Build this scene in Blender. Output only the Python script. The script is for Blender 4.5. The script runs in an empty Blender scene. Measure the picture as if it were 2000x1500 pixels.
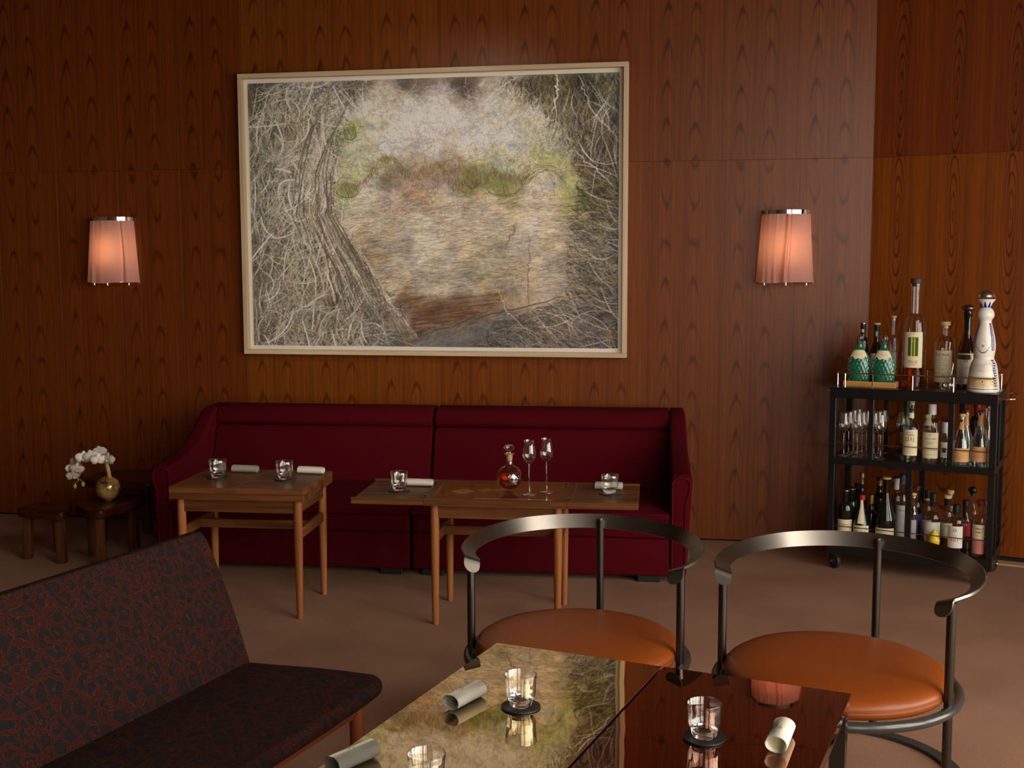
import bpy, bmesh, math, random
import numpy as np
from mathutils import Vector, Matrix
random.seed(7)
PI = math.pi
scene = bpy.context.scene
COL = scene.collection

# ------------------------------------------------------------------ camera
cam_data = bpy.data.cameras.new('camera')
cam = bpy.data.objects.new('camera', cam_data)
COL.objects.link(cam)
F_PX, PITCH, ROLL, YAW, EYE = 2260.66, 0.1009, -0.0025, -0.1709, 1.5
cam_data.sensor_width = 36.0
cam_data.lens = F_PX * 36.0 / 2000.0
cam_data.clip_start = 0.05
def cam_matrix():
    cp, sp, cr, sr, cw, sw = (math.cos(PITCH), math.sin(PITCH), math.cos(ROLL), math.sin(ROLL), math.cos(YAW), math.sin(YAW))
    A = np.array([[cr, -sr, 0], [sr, cr, 0], [0, 0, 1]]) @ np.array([[1, 0, 0], [0, -sp, -cp], [0, cp, -sp]]) @ np.array([[cw, -sw, 0], [sw, cw, 0], [0, 0, 1]])
    m = Matrix.Identity(4)
    for i in range(3):
        m[i][0] = A[0][i]; m[i][1] = -A[1][i]; m[i][2] = -A[2][i]
    m[2][3] = EYE
    return m
cam.matrix_world = cam_matrix()
scene.camera = cam

# ------------------------------------------------------------------ world, lights, exposure
world = bpy.data.worlds.new('world'); scene.world = world; world.use_nodes = True
world.node_tree.nodes['Background'].inputs[0].default_value = (0.8, 0.85, 1.0, 1)
world.node_tree.nodes['Background'].inputs[1].default_value = 0.02
def area(name, loc, target, sx, sy, power, color):
    l = bpy.data.lights.new(name, 'AREA'); l.shape = 'RECTANGLE'; l.size = sx; l.size_y = sy; l.energy = power; l.color = color
    o = bpy.data.objects.new(name, l); COL.objects.link(o); o.location = loc
    o.rotation_euler = (Vector(target) - Vector(loc)).to_track_quat('-Z', 'Y').to_euler()
    return o
DAY = (1.0, 0.925, 0.81)
area('daylight_rear_window', (1.45, -4.45, 3.1), (1.45, 0, 3.1), 1.0, 5.7, 62, DAY)
area('daylight_rear_window', (2.80, -4.45, 3.1), (2.80, 0, 3.1), 1.5, 5.7, 160, DAY)
area('daylight_side_window', (4.05, -2.4, 3.1), (0, -2.4, 3.1), 1.7, 5.7, 200, DAY)
area('daylight_side_window', (4.05, -0.5, 3.1), (0, -0.5, 3.1), 1.7, 5.7, 310, DAY)
area('daylight_side_window', (4.05, 1.4, 3.1), (0, 1.4, 3.1), 1.7, 5.7, 310, DAY)
area('daylight_side_window', (4.05, 3.35, 1.25), (0, 3.35, 1.25), 1.7, 2.2, 105, DAY)
_l = bpy.data.lights.new('ceiling_picture_spot', 'SPOT'); _l.energy = 55; _l.color = (1.0, 0.86, 0.68); _l.spot_size = math.radians(64); _l.spot_blend = 0.9; _l.shadow_soft_size = 0.06
_o = bpy.data.objects.new('ceiling_picture_spot', _l); COL.objects.link(_o); _o.location = (-1.45, 3.9, 3.0)
_o.rotation_euler = (Vector((-1.5, 6.33, 1.35)) - Vector(_o.location)).to_track_quat('-Z', 'Y').to_euler()
scene.view_settings.view_transform = 'Standard'
scene.view_settings.look = 'None'
scene.view_settings.gamma = 1.0
scene.view_settings.use_curve_mapping = False
scene.view_settings.exposure = 0.0
scene.cycles.transparent_max_bounces = 64
scene.cycles.max_bounces = 12
scene.cycles.glossy_bounces = 8
scene.cycles.transmission_bounces = 12
scene.cycles.caustics_reflective = False
scene.cycles.caustics_refractive = False

# ------------------------------------------------------------------ node helpers
def lin(c):
    return tuple(((v / 255.0) / 12.92 if v / 255.0 <= 0.04045 else ((v / 255.0 + 0.055) / 1.055) ** 2.4) for v in c)
class V:
    """a node socket with arithmetic"""
    def __init__(s, nt, sock): s.nt, s.s = nt, sock
    def m(s, op, *a):
        n = s.nt.nodes.new('ShaderNodeMath'); n.operation = op
        for i, q in enumerate((s,) + a):
            if isinstance(q, V): s.nt.links.new(q.s, n.inputs[i])
            else: n.inputs[i].default_value = q
        return V(s.nt, n.outputs[0])
    def __add__(s, o): return s.m('ADD', o)
    def __sub__(s, o): return s.m('SUBTRACT', o)
    def __mul__(s, o): return s.m('MULTIPLY', o)
    def __truediv__(s, o): return s.m('DIVIDE', o)
    __radd__ = __add__; __rmul__ = __mul__
    def step(s, a, b):
        n = s.nt.nodes.new('ShaderNodeMapRange'); n.interpolation_type = 'SMOOTHSTEP'
        s.nt.links.new(s.s, n.inputs[0]); n.inputs[1].default_value = a; n.inputs[2].default_value = b
        return V(s.nt, n.outputs[0])
def xyz(nt, vec):
    n = nt.nodes.new('ShaderNodeSeparateXYZ'); nt.links.new(vec, n.inputs[0])
    return [V(nt, n.outputs[i]) for i in range(3)]
def comb(nt, x, y, z):
    n = nt.nodes.new('ShaderNodeCombineXYZ')
    for i, q in enumerate((x, y, z)):
        if isinstance(q, V): nt.links.new(q.s, n.inputs[i])
        else: n.inputs[i].default_value = q
    return n.outputs[0]
def noise(nt, vec, scale=1.0, detail=2.0, rough=0.5):
    n = nt.nodes.new('ShaderNodeTexNoise'); nt.links.new(vec, n.inputs['Vector'])
    n.inputs['Scale'].default_value = scale; n.inputs['Detail'].default_value = detail; n.inputs['Roughness'].default_value = rough
    return V(nt, n.outputs['Fac'])
def voronoi(nt, vec, scale=1.0, feature='F1', rnd=1.0):
    n = nt.nodes.new('ShaderNodeTexVoronoi'); nt.links.new(vec, n.inputs['Vector']); n.feature = feature
    n.inputs['Scale'].default_value = scale; n.inputs['Randomness'].default_value = rnd
    return V(nt, n.outputs['Distance'])
def mix(nt, fac, a, b):
    n = nt.nodes.new('ShaderNodeMix'); n.data_type = 'RGBA'
    if isinstance(fac, V): nt.links.new(fac.s, n.inputs[0])
    else: n.inputs[0].default_value = fac
    for k, q in ((6, a), (7, b)):
        if isinstance(q, tuple): n.inputs[k].default_value = (q[0], q[1], q[2], 1)
        else: nt.links.new(q, n.inputs[k])
    return n.outputs[2]
def bump(nt, h, strength=0.2, dist=0.001):
    n = nt.nodes.new('ShaderNodeBump'); n.inputs['Strength'].default_value = strength; n.inputs['Distance'].default_value = dist
    nt.links.new(h.s, n.inputs['Height']); return n.outputs[0]
def coords(nt):
    return nt.nodes.new('ShaderNodeTexCoord').outputs['Object']
def new_mat(name):
    m = bpy.data.materials.new(name); m.use_nodes = True
    nt = m.node_tree; b = nt.nodes['Principled BSDF']
    return m, nt, b
def P(name, col, rough=0.5, metal=0.0, spec=0.5, coat=0.0, noise_amt=0.08, nscale=30.0, sheen=0.0, bmp=0.0):
    """plain procedural material with a little tonal noise"""
    m, nt, b = new_mat(name)
    c = coords(nt); f = noise(nt, c, nscale, 3)
    lo = tuple(v * (1 - noise_amt) for v in col); hi = tuple(min(1, v * (1 + noise_amt)) for v in col)
    nt.links.new(mix(nt, f, lo, hi), b.inputs['Base Color'])
    b.inputs['Roughness'].default_value = rough; b.inputs['Metallic'].default_value = metal
    b.inputs['Specular IOR Level'].default_value = spec; b.inputs['Coat Weight'].default_value = coat
    if sheen: b.inputs['Sheen Weight'].default_value = sheen; b.inputs['Sheen Roughness'].default_value = 0.4
    if bmp: nt.links.new(bump(nt, noise(nt, c, nscale * 4, 2), bmp, 0.001), b.inputs['Normal'])
    return m
def thin_glass(name, tint, f0=0.05, rough=0.015, gain=0.75):
    """thin walled glass: tinted transparency under a reflective skin"""
    m, nt, b = new_mat(name); nt.nodes.remove(b)
    out = nt.nodes['Material Output']
    lw = nt.nodes.new('ShaderNodeLayerWeight'); lw.inputs[0].default_value = 0.5
    fac = V(nt, lw.outputs['Facing']).m('POWER', 3.2) * gain + f0
    tr = nt.nodes.new('ShaderNodeBsdfTransparent'); tr.inputs[0].default_value = (*tint, 1)
    gl = nt.nodes.new('ShaderNodeBsdfGlossy'); gl.inputs['Roughness'].default_value = rough
    gl.inputs[0].default_value = (1, 1, 1, 1)
    mx = nt.nodes.new('ShaderNodeMixShader'); nt.links.new(fac.s, mx.inputs[0])
    nt.links.new(tr.outputs[0], mx.inputs[1]); nt.links.new(gl.outputs[0], mx.inputs[2]); nt.links.new(mx.outputs[0], out.inputs[0])
    return m
def teak(name, W, figures, mode, dark, light):
    """vertical teak veneer in panel coordinates: fine grain plus cathedral figures at given x"""
    m, nt, b = new_mat(name)
    c = coords(nt); x, y, z = xyz(nt, c)
    oi = nt.nodes.new('ShaderNodeObjectInfo'); rnd = V(nt, oi.outputs['Random'])
    zz = z + rnd * 0.10
    wob = noise(nt, comb(nt, x * 9, 0, zz * 2.2), 1.0, 3) - 0.5
    fine = noise(nt, comb(nt, x * 330, rnd * 9, zz * 5), 1.0, 3, 0.6)
    mid = noise(nt, comb(nt, x * 60, 3.0, zz * 0.7), 1.0, 3, 0.6)
    broad = noise(nt, comb(nt, x * 11, 7.0, zz * 0.25), 1.0, 2)
    tot = None
    for (c0, w, K, z0, amp) in figures:
        dx = x - c0 + wob * 0.012
        if mode == 'up': ph = zz * 5.0 + dx * dx * K
        elif mode == 'down':
            s = (z - z0).step(-0.35, 0.1) * -2.0 + 1.0
            ph = zz * 5.0 + dx * dx * K * s
        else:
            q = (z - z0) * 3.4; ex = dx * (1.0 / w) * 1.1
            ph = (q * q + ex * ex * 1.4).m('SQRT') * 3.2
        ph = ph + wob * 0.9
        ln = (ph * 6.2832).m('SINE') * 0.5 + 0.5
        ln = ln.m('POWER', 9.0)
        msk = ((dx * (1.0 / w)) * (dx * (1.0 / w)) * -1.0).m('EXPONENT')
        k = ln * msk * amp
        tot = k if tot is None else tot + k
    v = fine * 0.42 + mid * 0.4 + broad * 0.38 - 0.12 - tot * 0.42
    v = v.m('MAXIMUM', 0.0).m('MINIMUM', 1.0)
    mm = nt.nodes.new('ShaderNodeMix'); mm.data_type = 'RGBA'; mm.blend_type = 'MULTIPLY'; mm.inputs[0].default_value = 1.0
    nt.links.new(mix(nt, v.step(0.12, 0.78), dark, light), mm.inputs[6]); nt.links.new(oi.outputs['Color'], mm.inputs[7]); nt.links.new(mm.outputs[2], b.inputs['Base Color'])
    b.inputs['Roughness'].default_value = 0.36; b.inputs['Specular IOR Level'].default_value = 0.38
    nt.links.new(bump(nt, fine, 0.06, 0.0006), b.inputs['Normal'])
    return m
def walnut(name, axis, dark, light, rough=0.42):
    m, nt, b = new_mat(name)
    x, y, z = xyz(nt, coords(nt))
    oi = nt.nodes.new('ShaderNodeObjectInfo'); rnd = V(nt, oi.outputs['Random']) * 7.0
    s = [70.0, 70.0, 70.0]; s['xyz'.index(axis)] = 2.4
    f = noise(nt, comb(nt, x * s[0], y * s[1] + rnd, z * s[2]), 1.0, 4, 0.6)
    g = noise(nt, comb(nt, x * s[0] * 0.2 + rnd, y * s[1] * 0.2, z * s[2] * 0.2), 1.0, 3)
    v = f * 0.6 + g * 0.6 - 0.1
    nt.links.new(mix(nt, v.step(0.25, 0.75), dark, light), b.inputs['Base Color'])
    b.inputs['Roughness'].default_value = rough; b.inputs['Specular IOR Level'].default_value = 0.2
    nt.links.new(bump(nt, f, 0.08, 0.0005), b.inputs['Normal'])
    return m

# ------------------------------------------------------------------ mesh helpers
def obj(name, bm, mat, parent=None, smooth=35, loc=None, rot=None):
    me = bm if isinstance(bm, bpy.types.Mesh) else None
    if me is None:
        me = bpy.data.meshes.new(name)
        bmesh.ops.recalc_face_normals(bm, faces=bm.faces) if len(bm.faces) else None
        bm.to_mesh(me); bm.free()
        if smooth is not None:
            me.polygons.foreach_set('use_smooth', [True] * len(me.polygons))
            me.set_sharp_from_angle(angle=math.radians(smooth))
        if mat is not None: me.materials.append(mat)
    o = bpy.data.objects.new(name, me); COL.objects.link(o)
    if parent is not None: o.parent = parent
    if loc is not None: o.location = loc
    if rot is not None: o.rotation_euler = rot
    return o
def tag(o, label, cat, group=None):
    o['label'] = label; o['category'] = cat
    if group: o['group'] = group
    return o
def thing(name, label, cat, loc=(0, 0, 0), rz=0.0, group=None):
    o = bpy.data.objects.new(name, None); COL.objects.link(o)
    o.empty_display_size = 0.05
    o.location = loc; o.rotation_euler = (0, 0, rz)
    return tag(o, label, cat, group)
def struct(o):
    o['kind'] = 'structure'; return o
def box(bm, x0, x1, y0, y1, z0, z1, r=0.0, seg=2):
    t = bmesh.new()
    bmesh.ops.create_cube(t, size=1.0)
    for v in t.verts:
        v.co = Vector(((x0 + x1) / 2 + v.co.x * (x1 - x0), (y0 + y1) / 2 + v.co.y * (y1 - y0), (z0 + z1) / 2 + v.co.z * (z1 - z0)))
    if r > 0: bmesh.ops.bevel(t, geom=t.edges[:], offset=r, segments=seg, profile=0.5, affect='EDGES')
    join(bm, t); return bm
def join(bm, t):
    me = bpy.data.meshes.new('tmp'); t.to_mesh(me); t.free(); bm.from_mesh(me); bpy.data.meshes.remove(me)
def B(x0, x1, y0, y1, z0, z1, r=0.0, seg=2):
    return box(bmesh.new(), x0, x1, y0, y1, z0, z1, r, seg)
def lathe(prof, n=32, bm=None, mod=None, closed=False):
    """prof: (radius, z) from the bottom up; radius 0 makes a pole"""
    bm = bm or bmesh.new(); rings = []
    for (r, z) in prof:
        if r <= 1e-6: rings.append([bm.verts.new((0, 0, z))])
        else:
            ring = []
            for i in range(n):
                a = 2 * PI * i / n; rr = r * (mod(a, z) if mod else 1.0)
                ring.append(bm.verts.new((rr * math.cos(a), rr * math.sin(a), z)))
            rings.append(ring)
    for A, Bq in zip(rings[:-1], rings[1:]):
        if len(A) == 1 and len(Bq) == 1: continue
        for i in range(n):
            j = (i + 1) % n
            if len(A) == 1: bm.faces.new((A[0], Bq[j], Bq[i]))
            elif len(Bq) == 1: bm.faces.new((A[i], A[j], Bq[0]))
            else: bm.faces.new((A[i], A[j], Bq[j], Bq[i]))
    if closed:
        A, Bq = rings[-1], rings[0]
        for i in range(n): bm.faces.new((A[i], A[(i + 1) % n], Bq[(i + 1) % n], Bq[i]))
    return bm
def spline(pts, n=6, cyc=False):
    pts = [Vector(p) for p in pts]; out = []; N = len(pts)
    for i in range(N if cyc else N - 1):
        p1, p2 = pts[i], pts[(i + 1) % N]
        p0 = pts[i - 1] if (i > 0 or cyc) else p1 * 2 - p2
        p3 = pts[(i + 2) % N] if (i + 2 < N or cyc) else p2 * 2 - p1
        for k in range(n):
            t = k / n
            out.append(0.5 * ((2 * p1) + (p2 - p0) * t + (2 * p0 - 5 * p1 + 4 * p2 - p3) * t * t + (3 * p1 - p0 - 3 * p2 + p3) * t ** 3))
    if not cyc: out.append(pts[-1])
    return out
def tube(path, r, n=10, bm=None, cyc=False, cap=True):
    """r: radius or list of radii along the path"""
    bm = bm or bmesh.new(); path = [Vector(p) for p in path]; N = len(path)
    rad = r if isinstance(r, (list, tuple)) else [r] * N
    rings = []; up = None
    for i, p in enumerate(path):
        a = path[(i - 1) % N] if (i > 0 or cyc) else p; b = path[(i + 1) % N] if (i < N - 1 or cyc) else p
        t = (b - a).normalized()
        if up is None:
            up = Vector((0, 0, 1)) if abs(t.z) < 0.9 else Vector((1, 0, 0))
        s = t.cross(up).normalized(); u = s.cross(t).normalized(); up = u
        rings.append([bm.verts.new(p + (s * math.cos(2 * PI * k / n) + u * math.sin(2 * PI * k / n)) * rad[i]) for k in range(n)])
    for i in range(N if cyc else N - 1):
        A, Bq = rings[i], rings[(i + 1) % N]
        for k in range(n): bm.faces.new((A[k], A[(k + 1) % n], Bq[(k + 1) % n], Bq[k]))
    if cap and not cyc:
        bm.faces.new(rings[0][::-1]); bm.faces.new(rings[-1])
    return bm
def prism(poly, z0, z1, axis='z', bev=0.0, seg=2, bm=None):
    """extrude a 2-D outline; axis x: poly is (y, z); axis z: poly is (x, y)"""
    t = bmesh.new()
    def mk(p, h):
        return (h, p[0], p[1]) if axis == 'x' else ((p[0], p[1], h) if axis == 'z' else (p[0], h, p[1]))
    A = [t.verts.new(mk(p, z0)) for p in poly]; Bq = [t.verts.new(mk(p, z1)) for p in poly]
    t.faces.new(A[::-1]); t.faces.new(Bq); n = len(poly)
    for i in range(n): t.faces.new((A[i], A[(i + 1) % n], Bq[(i + 1) % n], Bq[i]))
    bmesh.ops.recalc_face_normals(t, faces=t.faces)
    if bev > 0:
        caps = {f for f in t.faces if len(f.verts) == n}
        es = {e for f in caps for e in f.edges}
        bmesh.ops.bevel(t, geom=list(es), offset=bev, segments=seg, profile=0.5, affect='EDGES', clamp_overlap=True)
    if bm is None: return t
    join(bm, t); return bm
def patch(r_of_z, a0, a1, z0, z1, na=10, nz=2, lift=0.0006, bm=None):
    """curved label patch on a round body; angle 0 faces local -Y"""
    bm = bm or bmesh.new(); g = []
    for j in range(nz + 1):
        z = z0 + (z1 - z0) * j / nz; r = (r_of_z(z) if callable(r_of_z) else r_of_z) + lift; row = []
        for i in range(na + 1):
            a = a0 + (a1 - a0) * i / na; row.append(bm.verts.new((r * math.sin(a), -r * math.cos(a), z)))
        g.append(row)
    for j in range(nz):
        for i in range(na): bm.faces.new((g[j][i], g[j][i + 1], g[j + 1][i + 1], g[j + 1][i]))
    return bm
def text_flat(body, size):
    cu = bpy.data.curves.new('txt', 'FONT'); cu.body = body; cu.size = size; cu.align_x = 'CENTER'; cu.resolution_u = 2
    o = bpy.data.objects.new('txt', cu); me = bpy.data.meshes.new_from_object(o)
    bpy.data.objects.remove(o); bpy.data.curves.remove(cu)
    bm = bmesh.new(); bm.from_mesh(me); bpy.data.meshes.remove(me)
    return bm
def text_wrap(body, size, r, z, a0=0.0, lift=0.0011):
    bm = text_flat(body, size)
    rr = r + lift
    for v in bm.verts:
        a = a0 + v.co.x / r; v.co = Vector((rr * math.sin(a), -rr * math.cos(a), z + v.co.y))
    return bm
def lines_wrap(r, z_list, half, bm=None, th=0.0009, lift=0.001, a0=0.0):
    bm = bm or bmesh.new()
    for k, z in enumerate(z_list):
        h = half * (0.75 + 0.25 * math.sin(k * 2.3))
        patch(r, a0 - h / r, a0 + h / r, z, z + th, 6, 1, lift, bm)
    return bm

# ------------------------------------------------------------------ materials
TK_D, TK_L = lin((62, 23, 2)), lin((134, 68, 13))
teak_up = teak('teak_upper', 0.385, [(0.09, 0.030, 460, 0, 0.62), (0.24, 0.030, 420, 0, 0.62)], 'up', TK_D, TK_L)
teak_low = teak('teak_lower', 0.385, [(0.09, 0.030, 460, 1.75, 0.55), (0.24, 0.030, 420, 1.7, 0.55)], 'down', TK_D, TK_L)
teak_eye = teak('teak_eyes', 0.27, [(0.13, 0.042, 420, 0.30, 0.75)], 'eye', lin((64, 23, 1)), lin((138, 70, 9)))
teak_eye2 = teak('teak_eyes_lower', 0.27, [(0.13, 0.042, 420, 1.72, 0.75)], 'eye', lin((64, 23, 1)), lin((138, 70, 9)))
WN_D, WN_L = lin((62, 33, 14)), lin((122, 74, 40))
wal_x = walnut('walnut_along_x', 'x', WN_D, WN_L); wal_y = walnut('walnut_along_y', 'y', WN_D, WN_L)
wal_z = walnut('walnut_leg', 'z', lin((110, 62, 30)), lin((165, 105, 60)))
dk_x = walnut('dark_stool_wood', 'x', lin((38, 14, 6)), lin((74, 32, 14)), 0.3)
dk_z = walnut('dark_stool_leg_wood', 'z', lin((44, 20, 10)), lin((96, 56, 30)), 0.4)
set_y = walnut('settee_rail_wood', 'y', lin((90, 42, 22)), lin((140, 74, 42)))
set_z = walnut('settee_leg_wood', 'z', lin((90, 42, 22)), lin((140, 74, 42)))
oak = walnut('pale_oak_frame', 'z', lin((176, 152, 120)), lin((210, 188, 156)), 0.55)
oak_x = walnut('pale_oak_frame_rail', 'x', lin((176, 152, 120)), lin((210, 188, 156)), 0.55)
tray_wood = walnut('blond_tray_wood', 'x', lin((170, 115, 60)), lin((215, 160, 95)), 0.5)
paper = P('white_mount_paper', lin((222, 214, 200)), 0.9, nscale=80, noise_amt=0.03)
card = P('cream_card', lin((238, 210, 172)), 0.8, nscale=60)
linen = P('white_napkin_cloth', lin((236, 230, 216)), 0.95, nscale=200, noise_amt=0.05, bmp=0.25)
print_m = P('faint_brown_print', lin((170, 155, 135)), 0.8)
wine = P('wine_red_wool', lin((72, 6, 16)), 0.95, spec=0.06, nscale=260, noise_amt=0.16, bmp=0.3)
wine_pipe = P('wine_red_piping', lin((80, 9, 19)), 0.9, spec=0.08, nscale=200)
feet_m = P('black_sofa_foot', (0.008, 0.008, 0.008), 0.4)
leather = P('tan_leather', lin((130, 62, 18)), 0.38, spec=0.32, nscale=14, noise_amt=0.10, bmp=0.06)
leather_d = P('tan_leather_stitching', lin((100, 48, 18)), 0.5)
gun = P('gunmetal_steel', (0.22, 0.20, 0.175), 0.34, metal=1.0, nscale=60, noise_amt=0.06)
gun_d = P('black_lacquered_steel', (0.035, 0.034, 0.032), 0.22, spec=0.6, nscale=40)
black = P('black_cart_metal', (0.006, 0.006, 0.0065), 0.3, spec=0.5, nscale=40)
rubber = P('black_rubber', (0.012, 0.012, 0.012), 0.6)
satin = P('satin_nickel', (0.80, 0.78, 0.74), 0.22, metal=1.0, nscale=20, noise_amt=0.02)
chrome = P('polished_nickel', (0.82, 0.79, 0.74), 0.06, metal=1.0, nscale=20, noise_amt=0.02)
brass = P('aged_brass_rod', (0.50, 0.40, 0.30), 0.2, metal=1.0, nscale=40)
coaster_m = P('black_coaster_leather', (0.012, 0.012, 0.012), 0.45)
lacq, nt, b = new_mat('mirror_black_lacquer')
_c = coords(nt); _f = noise(nt, _c, 3.0, 1)
nt.links.new(mix(nt, _f, (0.60, 0.46, 0.25), (0.66, 0.50, 0.28)), b.inputs['Base Color'])
b.inputs['Metallic'].default_value = 1.0; b.inputs['Roughness'].default_value = 0.015
nt.links.new(bump(nt, noise(nt, _c, 5.0, 1), 0.05, 0.012), b.inputs['Normal'])
lacq_dark, nt, b = new_mat('mirror_oxblood_lacquer')
_c = coords(nt); _f = noise(nt, _c, 3.0, 1)
nt.links.new(mix(nt, _f, (0.36, 0.17, 0.11), (0.40, 0.19, 0.125)), b.inputs['Base Color'])
b.inputs['Metallic'].default_value = 1.0; b.inputs['Roughness'].default_value = 0.015
nt.links.new(bump(nt, noise(nt, _c, 5.0, 1), 0.05, 0.012), b.inputs['Normal'])
lacq_side = P('black_lacquer_edge', (0.012, 0.008, 0.007), 0.12, spec=0.6)
carpet, nt, b = new_mat('taupe_wool_carpet')
_c = coords(nt); _f = noise(nt, _c, 420.0, 2, 0.7); _g = noise(nt, _c, 2.2, 3)
_v = (_f * 0.75 + _g * 0.35 - 0.05)
nt.links.new(mix(nt, _v.step(0.2, 0.85), lin((118, 84, 66)), lin((180, 140, 116))), b.inputs['Base Color'])
b.inputs['Roughness'].default_value = 1.0; b.inputs['Specular IOR Level'].default_value = 0.05
nt.links.new(bump(nt, _f, 0.5, 0.003), b.inputs['Normal'])
plaster = P('painted_plaster', lin((84, 62, 48)), 0.9, nscale=6)
ceil_m = P('dim_ceiling_plaster', lin((92, 72, 56)), 0.95, nscale=4)
stone = P('beige_stone_strip', lin((176, 146, 112)), 0.6, nscale=20)
shadow_gap = P('black_recess', (0.006, 0.004, 0.003), 0.9)
# leopard cloth
leo, nt, b = new_mat('leopard_cloth')
_c = coords(nt); _w = noise(nt, _c, 34.0, 3)
_x, _y, _z = xyz(nt, _c)
_v3 = comb(nt, _x + _w * 0.03, _y + _w * 0.03 - 0.01, _z + (_w * -0.034))
_d = voronoi(nt, _v3, 24.0, 'F1', 0.9)
_e = voronoi(nt, _v3, 24.0, 'DISTANCE_TO_EDGE', 0.9)
_brk = noise(nt, _c, 60.0, 3, 0.6)
_fleck = noise(nt, _c, 150.0, 2)
_core = (_d + (_fleck - 0.5) * 0.20).step(0.13, 0.20)
_sp = (_e + (_brk - 0.5) * 0.22).step(0.07, 0.12) * _core * (_brk.step(0.30, 0.36))
_edge = (_sp.step(0.02, 0.4) * (_sp.step(0.5, 0.95) * -1.0 + 1.0))
_thr = noise(nt, _c, 620.0, 2, 0.8)
_base = mix(nt, _thr.step(0.35, 0.65), lin((21, 9.1, 7.5)), lin((57, 26, 20)))
_c1 = mix(nt, _edge, _base, lin((73, 30, 21)))
_c2 = mix(nt, _sp.step(0.45, 0.8), _c1, mix(nt, _thr.step(0.3, 0.7), lin((16, 13, 13)), lin((34, 27, 27))))
nt.links.new(_c2, b.inputs['Base Color']); b.inputs['Roughness'].default_value = 0.95; b.inputs['Specular IOR Level'].default_value = 0.08
nt.links.new(bump(nt, _thr, 0.6, 0.002), b.inputs['Normal'])
# glass
clear = thin_glass('clear_thin_glass', (0.975, 0.975, 0.97), 0.10, gain=1.0)
bottle_clear = thin_glass('clear_bottle_glass', (0.90, 0.92, 0.90), 0.055, gain=0.6)
bottle_green = thin_glass('pale_green_bottle_glass', (0.78, 0.86, 0.72), 0.06, gain=0.65)
bottle_aqua = thin_glass('aqua_bottle_glass', (0.84, 0.93, 0.91), 0.13, gain=0.9)
bottle_olive = thin_glass('olive_bottle_glass', (0.34, 0.27, 0.08), 0.06)
bottle_emerald, nt, b = new_mat('emerald_cut_glass')
_c = coords(nt)
nt.links.new(mix(nt, noise(nt, _c, 60.0), (0.004, 0.10, 0.05), (0.02, 0.30, 0.16)), b.inputs['Base Color'])
b.inputs['Roughness'].default_value = 0.05; b.inputs['Transmission Weight'].default_value = 0.35; b.inputs['Specular IOR Level'].default_value = 0.9
cut_clear = thin_glass('clear_cut_glass', (0.92, 0.90, 0.86), 0.14, 0.03, gain=0.7)
pane_m = thin_glass('display_table_pane', (0.95, 0.96, 0.94), 0.045)
dark_glass = P('near_black_bottle_glass', (0.006, 0.008, 0.005), 0.05, spec=0.6)
dark_red = P('dark_red_bottle_glass', (0.03, 0.006, 0.005), 0.06, spec=0.6)
m_, nt, b = new_mat('solid_clear_glass')
_c = coords(nt); nt.links.new(mix(nt, noise(nt, _c, 5.0), (0.985, 0.99, 0.985), (1, 1, 1)), b.inputs['Base Color'])
b.inputs['Transmission Weight'].default_value = 1.0; b.inputs['Roughness'].default_value = 0.0; b.inputs['IOR'].default_value = 1.48
solid_glass = m_
amber = thin_glass('amber_spirit', (0.62, 0.20, 0.03), 0.02, gain=0.2)
red_spirit = thin_glass('red_amber_spirit', (0.88, 0.40, 0.12), 0.02, gain=0.2)
yellow_l = thin_glass('golden_spirit', (0.80, 0.58, 0.12), 0.02, gain=0.2)
clear_l = thin_glass('clear_spirit', (0.88, 0.90, 0.86), 0.02, gain=0.15)
rose_l = thin_glass('rose_spirit', (0.72, 0.35, 0.22), 0.02, gain=0.15)
lab_cream = P('cream_label', lin((226, 212, 178)), 0.85, nscale=90, noise_amt=0.05)
lab_white = P('white_label', lin((222, 218, 210)), 0.85, nscale=90, noise_amt=0.04)
lab_peach = P('peach_label', lin((214, 160, 112)), 0.85, nscale=90)
lab_pink = P('pink_label', lin((206, 132, 122)), 0.85)
lab_grey = P('grey_label', lin((176, 174, 172)), 0.85)
lab_red = P('red_label', lin((150, 22, 30)), 0.8)
lab_purple = P('purple_label', lin((74, 54, 150)), 0.8)
lab_yellow = P('yellow_label', lin((196, 172, 40)), 0.8)
lab_green = P('green_label', lin((20, 84, 44)), 0.8)
lab_black = P('black_label', (0.01, 0.01, 0.012), 0.7)
ink = P('dark_label_ink', (0.03, 0.025, 0.02), 0.8)
ink_red = P('red_label_ink', lin((190, 30, 40)), 0.8)
ink_soft = P('faded_label_ink', lin((130, 110, 84)), 0.8)
cork = P('pale_cork', lin((214, 178, 124)), 0.9, nscale=150, noise_amt=0.15)
cork_d = P('dark_wood_stopper', lin((70, 44, 26)), 0.6)
foil_w = P('white_foil', lin((205, 203, 198)), 0.45)
foil_k = P('black_foil', (0.012, 0.012, 0.013), 0.35)
foil_g = P('gold_foil', (0.62, 0.44, 0.16), 0.3, metal=1.0)
foil_gr = P('dark_green_foil', lin((16, 58, 34)), 0.4)
foil_r = P('red_foil', lin((170, 22, 36)), 0.4)
foil_dr = P('dusty_red_wax', lin((118, 48, 40)), 0.6)
foil_b = P('steel_blue_foil', lin((50, 76, 104)), 0.4)
lemon_m = P('lemon_yellow_plastic', lin((214, 186, 50)), 0.4, nscale=300, bmp=0.2)
ceramic = P('white_glazed_ceramic', lin((238, 232, 222)), 0.12, spec=0.5, noise_amt=0.02)
ceramic_b = P('cobalt_blue_glaze', lin((26, 44, 140)), 0.15)
ceramic_y = P('buff_glaze_band', lin((222, 196, 142)), 0.2)
gold_ink = P('gold_glaze', (0.5, 0.36, 0.12), 0.35, metal=0.8)
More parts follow.
